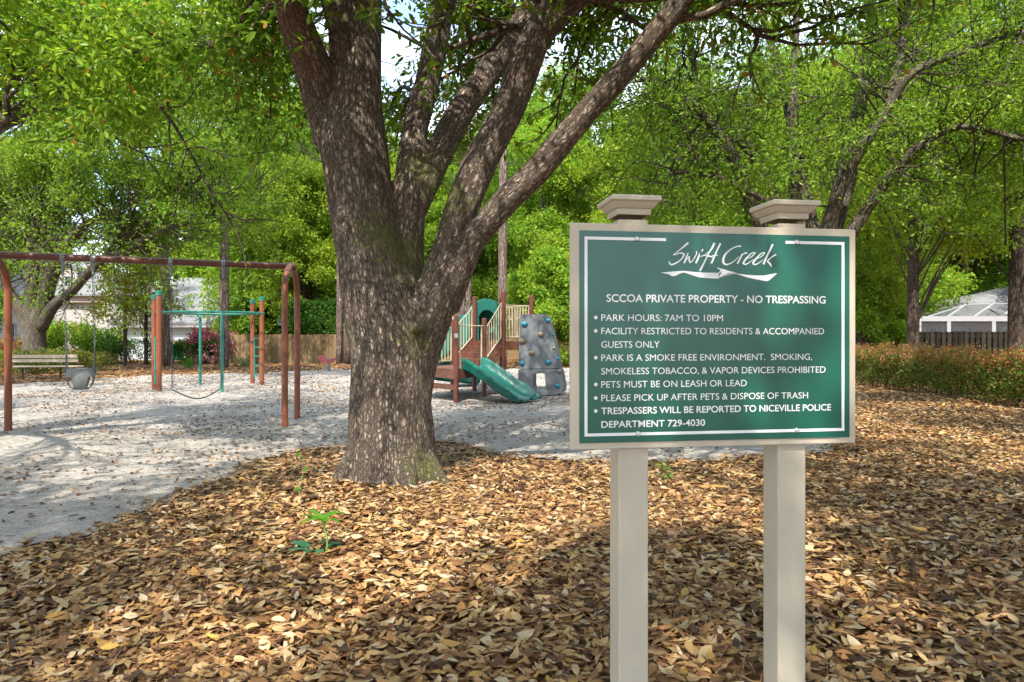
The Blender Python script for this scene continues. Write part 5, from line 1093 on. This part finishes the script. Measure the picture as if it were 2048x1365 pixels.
# the wood behind: rows of trees nobody could tell apart
WL = 'leafy broadleaf tree in the wood closing the view'; WG = 'trees of the wood behind'
for px, Y, kd, s in ((-260, 40, 'mid', 1.0), (-90, 52, 'bright', 1.0), (40, 60, 'mid', .95), (350, 64, 'bright', .95), (520, 62, 'mid', 1.2), (585, 50, 'bright', 1.0), (650, 56, 'mid', 1.15), (700, 46, 'lime', 1.0), (760, 60, 'bright', .95), (830, 50, 'bright', .88), (880, 62, 'mid', 1.0), (960, 52, 'bright', .95), (1030, 60, 'mid', 1.15), (1085, 48, 'bright', .95), (1150, 56, 'mid', 1.15), (1215, 46, 'lime', .95),
                      (1290, 54, 'bright', 1.1), (1360, 44, 'mid', .95), (1430, 52, 'bright', 1.1), (1500, 42, 'bright', .9), (1570, 50, 'mid', 1.1), (1640, 40, 'bright', .9), (1700, 50, 'mid', 1.1), (1760, 46, 'bright', 1.0), (1850, 62, 'mid', 1.2), (1930, 56, 'bright', 1.1), (2010, 60, 'mid', 1.2), (2100, 54, 'bright', 1.1), (2200, 44, 'mid', 1.1), (2340, 38, 'bright', 1.0)):
    put(kd, px, Y, s, WL, WG)
for px, Y, kd in ((140, 64, 'pineb'), (285, 66, 'pine'), (380, 52, 'pineb'), (430, 60, 'pine'), (470, 68, 'pineb'), (500, 56, 'pine'), (545, 66, 'pineb'), (790, 58, 'pine'), (1120, 66, 'pineb')): put(kd, px, Y, 1.0, 'tall pine standing far back in the wood', 'pines far back in the wood')
for px, Y, kd, s in ((-120, 36, 'under', 1.1), (530, 46, 'under', 1.1), (585, 44, 'underb', 1.1), (640, 45, 'under', 1.2), (690, 42, 'underb', 1.1), (740, 48, 'under', 1.2), (800, 44, 'underb', 1.1), (865, 50, 'under', 1.2), (920, 55, 'underb', 1.3), (990, 50, 'under', 1.2), (1050, 53, 'underb', 1.1), (1120, 60, 'under', 1.2), (1200, 42, 'underb', 1.2), (1270, 46, 'under', 1.3), (1350, 40, 'underb', 1.2), (1450, 44, 'under', 1.3), (1550, 38, 'underb', 1.1), (1650, 42, 'under', 1.2), (1700, 38, 'dark', 1.2), (2080, 48, 'under', 1.3)):
    put(kd, px, Y, s, 'low leafy tree of the understory at the edge of the wood', 'understory of the wood')

# ------------------------------------------------------------------ hedges, shrubs, small plants
def hedge(name, label, path, wd, h_, seed, per_m=150):
    r = np.random.default_rng(seed); q = spline(path, 14); L = np.concatenate([[0], np.cumsum(np.linalg.norm(np.diff(q, axis=0), axis=1))]); tot = L[-1]
    ro = empty(name, (float(q[len(q) // 2][0]), float(q[len(q) // 2][1]), 0)); tag(ro, label, 'hedge')
    T = Tree(seed)
    def at(s_): return np.array([np.interp(s_, L, q[:, 0]), np.interp(s_, L, q[:, 1])])
    tops = []; n_ = int(tot * per_m)
    for k in range(int(tot * 5)):
        s_ = r.uniform(0, tot); p = at(s_); b = np.array([*p, 0]) + r.normal(size=3) * [.25, .25, 0]; e = b + np.array([*(r.normal(size=2) * .35), h_ * r.uniform(.6, 1.02)]); T.limb([(*b, .014), (*((b + e) / 2 + r.normal(size=3) * .08), .009), (*e, .004)], 4, 3)
    s_ = r.uniform(0, tot, n_); p = np.array([at(x) for x in s_]); lump = .08 * np.sin(s_ * 2.1) + .06 * np.sin(s_ * 5.3 + 1)
    a = r.uniform(-.25, math.pi + .25, n_); rr = r.uniform(.55, 1.03, n_) ** .5
    idx = np.clip(np.searchsorted(L, s_), 1, len(q) - 1); tg = unit(q[idx] - q[idx - 1]); nn = np.stack([-tg[:, 1], tg[:, 0]], -1)
    ca = np.sign(np.cos(a)) * np.abs(np.cos(a)) ** .5; sa = np.clip(np.sin(a), -.1, 1); 
    z = .08 + (h_ + lump - .08) * rr * np.where(r.uniform(size=n_) < .55, r.uniform(0.02, 1, n_), np.abs(sa) ** .45)
    xy_ = p + nn * (wd * .5 * ca * rr * (1 + .15 * np.sin(s_ * 3.3 + z * 4)))[:, None]
    base = np.stack([xy_[:, 0], xy_[:, 1], z], -1); up = z / (h_ + lump) > r.normal(.76, .13, n_)
    for nm, sel, mt, pl in (('top_growth', up, 'hedge_brown', 18), ('foliage', ~up, 'hedge_green', 18)):
        b = base[sel]; b = np.repeat(b, pl, 0) + r.normal(size=(len(b) * pl, 3)) * .055; k = len(b)
        V, fs = leaf_geo(b, rnd_unit(r, k) + [0, 0, .5], rnd_unit(r, k) + [0, 0, .6], r.uniform(.045, .08, k), r.uniform(.025, .042, k)); link(nm, npmesh(nm, V, fs), M[mt], ro)
        print(name, nm, k)
    link('stems', T.wood('stems'), M['dark_bark'], ro)
hedge('hedge', 'waist high hedge with rusty brown top growth running before the dark fence', [(11.2, 10.5), (11.0, 14), (11.1, 18), (11.3, 22), (11.2, 26.5)], 1.15, 1.14, 51, 300)
hedge('hedge', 'far low hedge along the back of the sand beyond the sign', [(1.9, 33.2), (5, 33.0), (8, 32.0), (10.6, 29)], 1.0, 1.15, 52, 110)
def bush(seed, name, rad, h_, n_, mat, Ls, stems=7, Wr=.5):
    T = Tree(seed); r = T.rng
    for k in range(stems):
        a = r.uniform(0, 6.28); e = np.array([math.cos(a) * rad * .6, math.sin(a) * rad * .6, h_ * r.uniform(.6, .95)]); T.limb([(0, 0, -.05, .02), (*(e * .5 + [0, 0, .1]), .014), (*e, .005)], 4, 3); T.cloud(e, (rad * .5, rad * .5, h_ * .3), n_, .25)
    T.cloud((0, 0, h_ * .35), (rad, rad, h_ * .35), n_ * 2, .25)
    V, fs = T.leaves(9, Ls, Wr, .1); ro = empty(name); link('stems', T.wood('stems'), M['dead_twig'], ro, local=True); link('foliage', npmesh('foliage', V, fs), M[mat], ro, local=True); return ro
def place(o, px, Y, s, label, cat, group=None, first=False, sz=None):
    if not first: o = copy_tree(o)
    x = (px - CX) / F * Y; o.location = (x, Y, float(hgt(x, Y))); o.rotation_euler.z = trees_rng.uniform(0, 6.28); o.scale = (s, s, sz or s)
    for k_ in ('label', 'group'):
        if k_ in o.keys(): del o[k_]
    tag(o, label, cat, group); return o
b1 = bush(61, 'shrub', .85, 1.35, 26, 'leaf_dark', .11)
b2 = bush(62, 'shrub', .8, 1.5, 26, 'leaf_bright', .11)
b3_ = bush(63, 'shrub', .8, .75, 24, 'hedge_green', .08)
SG = 'shrubs in the bed before the white house'
for k, (px, Y, s) in enumerate(((232, 36.2, 1.0), (262, 37, .9), (308, 36.6, 1.0), (345, 36, .85), (372, 36.4, .9), (392, 35.8, .85), (412, 36.2, .95), (432, 36.5, .85), (190, 37.5, 1.1), (210, 35.6, .8))): place(b1, px, Y, s, 'glossy dark green shrub in the planting bed before the house', 'shrub', SG, k == 0)
for k, (px, Y, s) in enumerate(((112, 36, 1.15), (138, 36.5, 1.35), (160, 36, 1.2), (182, 36.4, 1.0), (205, 37.4, 1.15))): place(b2, px, Y, s, 'tall bright green shrub under the windows of the white house', 'shrub', 'bright shrubs under the house windows', k == 0)
for k, (px, Y, s) in enumerate(((-40, 27, 1.2), (18, 26.6, 1.1), (52, 26.2, 1.0), (92, 26.4, 1.1), (125, 26.8, 1.15), (160, 27.4, 1.0), (190, 29, 1.0))): place(b3_, px, Y, s, 'low olive green shrub in the strip behind the bench', 'shrub', 'low shrubs behind the bench', k == 0)
for k, (px, Y, s, lb) in enumerate(((424, 36.0, 1.35, 'pinkish purple shrub beside the garage corner'), )):
    rr_ = bush(64, 'red_shrub', .85, 1.25, 26, 'leaf_red', .12); place(rr_, px, Y, s, lb, 'shrub', None, True)
place(bush(65, 'shrub', .7, .9, 20, 'hedge_brown', .1), 22, 33, 1.3, 'reddish brown shrub at the left edge behind the bench', 'shrub', None, True)
def rosette(seed, name, n_, L, W, mat, up=.7):
    r = np.random.default_rng(seed); a = r.uniform(0, 6.28, n_); el = r.uniform(.25, 1.35, n_) * up; d = np.stack([np.cos(a) * np.cos(el), np.sin(a) * np.cos(el), np.sin(el)], -1); nr = np.stack([-np.cos(a) * np.sin(el), -np.sin(a) * np.sin(el), np.cos(el)], -1)
    V, fs = leaf_geo(np.zeros((n_, 3)), d, nr, L * r.uniform(.7, 1.1, n_), np.full(n_, W), 'leaf8', .25, -.08 * np.ones(n_)); return link(name, npmesh(name, V, fs), M[mat])
for px, Y, s, sd in ((487, 33.2, 1.0, 1), (503, 34.5, .7, 2)):
    o = rosette(sd, 'yucca', 46, .75 * s, .05 * s, 'agave'); x = (px - CX) / F * Y; o.location = (x, Y, .0); tag(o, 'spiky grey green yucca beside the right climber posts' if sd == 1 else 'smaller spiky yucca close to the pine trunk at the fence', 'yucca')
o = rosette(7, 'grass_tuft', 60, .75, .03, 'plant_green', 1.0); o.location = (P(376, 0, 31)[0], 31, 0); tag(o, 'bright green grassy tuft under the ring climber', 'plant')
# seedling with finger-like leaves in the litter
def stemleaf(name, label, px, py, build):
    g_ = G(px, py); ro = empty(name, tuple(g_)); tag(ro, label, 'plant'); build(ro, g_); return ro
def palm_seedling(ro, g_):
    top = g_ + np.array([-.03, .02, .27]); MB().tube(spline([g_ - [0, 0, .03], g_ + np.array([.015, 0, .12]), top], 4), [.006] * 5 + [.006] * 3 + [.005], 6).build('stem', M['stem_green'], ro, smooth=60)
    n_ = 9; a = np.linspace(0, 6.28, n_, endpoint=False) + .3; d = np.stack([np.cos(a), np.sin(a), .15 + .15 * np.sin(a * 3)], -1)
    V, fs = leaf_geo(np.repeat(top[None], n_, 0), d, np.tile([0, 0, 1.0], (n_, 1)), np.array([.17, .18, .14, .18, .16, .17, .14, .18, .17]), np.full(n_, .045), 'leaf8', .1, np.full(n_, -.15)); link('leaves', npmesh('leaves', V, fs), M['plant_green'], ro)
stemleaf('seedling', 'tiny green seedling with fingered leaves in the litter left of the oak', 650, 1105, palm_seedling)
def low_rosette(ro, g_):
    r = np.random.default_rng(3); n_ = 9; a = r.uniform(0, 6.28, n_); d = np.stack([np.cos(a), np.sin(a) * .8, r.uniform(-.05, .35, n_)], -1); b = g_ + np.array([0, 0, .05]) + d * [.05, .05, 0]
    V, fs = leaf_geo(b, d, np.tile([0, 0, 1.0], (n_, 1)), r.uniform(.12, .16, n_), r.uniform(.06, .085, n_), 'leaf8', .1, np.full(n_, -.12)); link('leaves', npmesh('leaves', V, fs), M['plant_teal'], ro)
    MB().tube([g_ - [0, 0, .03], g_ + np.array([0, 0, .06])], .006, 6).build('stem', M['stem_green'], ro)
stemleaf('plantlet', 'dark glossy leaved plantlet at the foot of the fingered seedling', 634, 1100, low_rosette)
def vine(ro, g_):
    r = np.random.default_rng(4); pts = spline([g_ - [0, 0, .03], g_ + np.array([-.03, .02, .16]), g_ + np.array([.0, .03, .32]), g_ + np.array([-.03, .05, .48])], 5); MB().tube(pts, .003, 5).build('stem', M['dead_twig'], ro)
    b = pts[np.array([5, 6, 9, 10, 13, 14, 15, 15])]; n_ = len(b); V, fs = leaf_geo(b, rnd_unit(r, n_) * [1, 1, .4], np.tile([0, -.5, 1.0], (n_, 1)), r.uniform(.04, .06, n_), r.uniform(.03, .04, n_), 'leaf8', .1, np.full(n_, -.1)); link('leaves', npmesh('leaves', V, fs), M['plant_green'], ro)
stemleaf('twig_sprout', 'upright thin sprout with few small leaves left of the oak base', 604, 1018, vine)
def sprout2(ro, g_):
    r = np.random.default_rng(9); MB().tube([g_ - [0, 0, .03], g_ + np.array([.01, 0, .2])], .004, 5).build('stem', M['stem_green'], ro); n_ = 12; a = r.uniform(0, 6.28, n_); d = np.stack([np.cos(a), np.sin(a), r.uniform(-.2, .6, n_)], -1); b = g_ + np.stack([np.zeros(n_), np.zeros(n_), r.uniform(.03, .2, n_)], -1)
    V, fs = leaf_geo(b, d, np.tile([0, -.3, 1.0], (n_, 1)), r.uniform(.08, .13, n_), r.uniform(.02, .03, n_), 'leaf8', .1, np.full(n_, -.15)); link('leaves', npmesh('leaves', V, fs), M['plant_green'], ro)
stemleaf('sprout', 'bright green sprout beside the left sign post', 1328, 962, sprout2)
# fallen sticks
for (a, b, lb) in (((828, 982), (888, 962), 'grey stick lying against the root of the big oak'), ((945, 1003), (975, 986), 'short thin stick on the litter right of the oak'), ((1925, 802), (1990, 785), 'pale dead twig on the ground under the hedge')):
    A, B = G(*a), G(*b); m_ = (A + B) / 2 + np.array([.02, 0, .05]); r_ = .018 if 'grey' in lb else .009
    q = spline([A + [0, 0, .03], m_, B + [0, 0, .05]], 5); tag(MB().tube(q, np.linspace(r_, r_ * .5, len(q)), 8).build('stick', M['dead_twig'], None, smooth=60), lb, 'stick')

# ------------------------------------------------------------------ leaf litter
rl = np.random.default_rng(99)
def scatter(y0, y1, dens, xl=None, xr=None):
    ymid = (y0 + y1) / 2; xm = .80 * y1 + 1.2; A_ = 2 * xm * (y1 - y0); k = int(A_ * dens); x = rl.uniform(-xm, xm, k); y = rl.uniform(y0, y1, k)
    m_ = np.abs(x) < .80 * y + 1.2; return x[m_], y[m_]
def jitter_in(x, y, amp): return inside(sp_, x + rl.normal(size=len(x)) * amp, y + rl.normal(size=len(x)) * amp)
Vs, Fs, o_ = [], [[], [], [], []], 0
for y0, y1, dens, sc in ((1.0, 3.2, 1500, 1.4), (3.2, 4.5, 1500, 1.4), (4.5, 6.5, 1300, 1.38), (6.5, 9, 950, 1.4), (9, 13, 560, 1.5), (13, 19, 330, 1.65), (19, 27, 110, 2.3), (27, 40, 40, 3.2)):
    x, y = scatter(y0, y1, dens); m_ = ~jitter_in(x, y, .05 + .008 * y0)
    cl = np.array([mnoise.noise((a * 1.1, b * 1.1, 2.0)) for a, b in zip(x, y)]); m_ &= ~((cl < -.38) & (rl.uniform(size=len(x)) < .55)); x, y = x[m_], y[m_]; k = len(x)
    a = rl.uniform(0, 6.283, k); big_ = rl.uniform(size=k) < .25
    d = np.stack([np.cos(a), np.sin(a), rl.normal(size=k) * .16], -1); nr = np.stack([rl.normal(size=k) * .28, rl.normal(size=k) * .28, np.ones(k)], -1)
    L = (.034 + .042 * rl.uniform(0, 1, k) ** 1.2 + big_ * .016) * sc; base = np.stack([x, y, hgt(x, y) + rl.uniform(.004, .055, k)], -1) - d * (L * .5)[:, None]
    V, fs = leaf_geo(base, d, nr, L, L * rl.uniform(.26, .52, k), 'leaf8', rl.normal() * .05 + .2, rl.normal(size=k) * .14)
    Vs.append(V)
    for j, f in enumerate(fs): Fs[j].append(f + o_)
    o_ += len(V)
print('litter leaves', o_ // 8)
tag(link('leaf_litter', npmesh('leaf_litter', np.vstack(Vs), [np.vstack(f) for f in Fs]), M['litter']), 'thick carpet of fallen brown oak leaves', 'leaf litter', kind='stuff')
Vs, Fs, o_ = [], [[], [], [], []], 0
for y0, y1, dens, sc in ((3.5, 7, 80, 1.3), (7, 12, 120, 1.2), (12, 19, 120, 1.25), (19, 34, 55, 1.6)):
    x, y = scatter(y0, y1, dens); m_ = inside(sp_, x, y); cl = np.array([mnoise.noise((a * .5, b * .5, 5.0)) for a, b in zip(x, y)]); m_ &= rl.uniform(size=len(x)) < np.clip(.55 + cl * 1.1, .08, 1); x, y = x[m_], y[m_]; k = len(x); a = rl.uniform(0, 6.283, k)
    d = np.stack([np.cos(a), np.sin(a), rl.normal(size=k) * .2], -1); nr = np.stack([rl.normal(size=k) * .35, rl.normal(size=k) * .35, np.ones(k)], -1); L = rl.uniform(.035, .07, k) * sc; base = np.stack([x, y, hgt(x, y) + .026 + rl.uniform(0, .012, k)], -1) - d * (L * .5)[:, None]
    V, fs = leaf_geo(base, d, nr, L, L * rl.uniform(.3, .5, k), 'leaf8', .15, rl.normal(size=k) * .12); Vs.append(V)
    for j, f in enumerate(fs): Fs[j].append(f + o_)
    o_ += len(V)
print('sand leaves', o_ // 8)
tag(link('sand_leaves', npmesh('sand_leaves', np.vstack(Vs), [np.vstack(f) for f in Fs]), M['sand_leaf']), 'dry leaves scattered over the white sand', 'fallen leaves', kind='stuff')
# pine straw
x, y = scatter(1.0, 9, 420); m_ = ~jitter_in(x, y, .1); cl = np.array([mnoise.noise((a * .8, b * .8, 9.0)) for a, b in zip(x, y)]); m_ &= rl.uniform(size=len(x)) < np.clip(.35 + cl * 1.4, .03, 1); x, y = x[m_], y[m_]
x2, y2 = scatter(20.5, 40, 55); m2 = ~jitter_in(x2, y2, .1) & (x2 < 2); x = np.concatenate([x, x2[m2]]); y = np.concatenate([y, y2[m2]]); k = len(x); far = y > 15
a = rl.uniform(0, 6.283, k); d = np.stack([np.cos(a), np.sin(a), rl.normal(size=k) * .1], -1); L = rl.uniform(.12, .24, k) * np.where(far, 1.6, 1); base = np.stack([x, y, hgt(x, y) + rl.uniform(.035, .065, k)], -1) - d * (L * .5)[:, None]
V, fs = leaf_geo(base, d, np.tile([0, 0, 1.0], (k, 1)) + rl.normal(size=(k, 3)) * .3, L, np.where(far, .03, .0034), 'leaf8', .0, rl.normal(size=k) * .05)
tag(link('straw_litter', npmesh('straw_litter', V, fs), M['straw']), 'reddish pine straw strewn over the litter and beds', 'pine straw', kind='stuff')
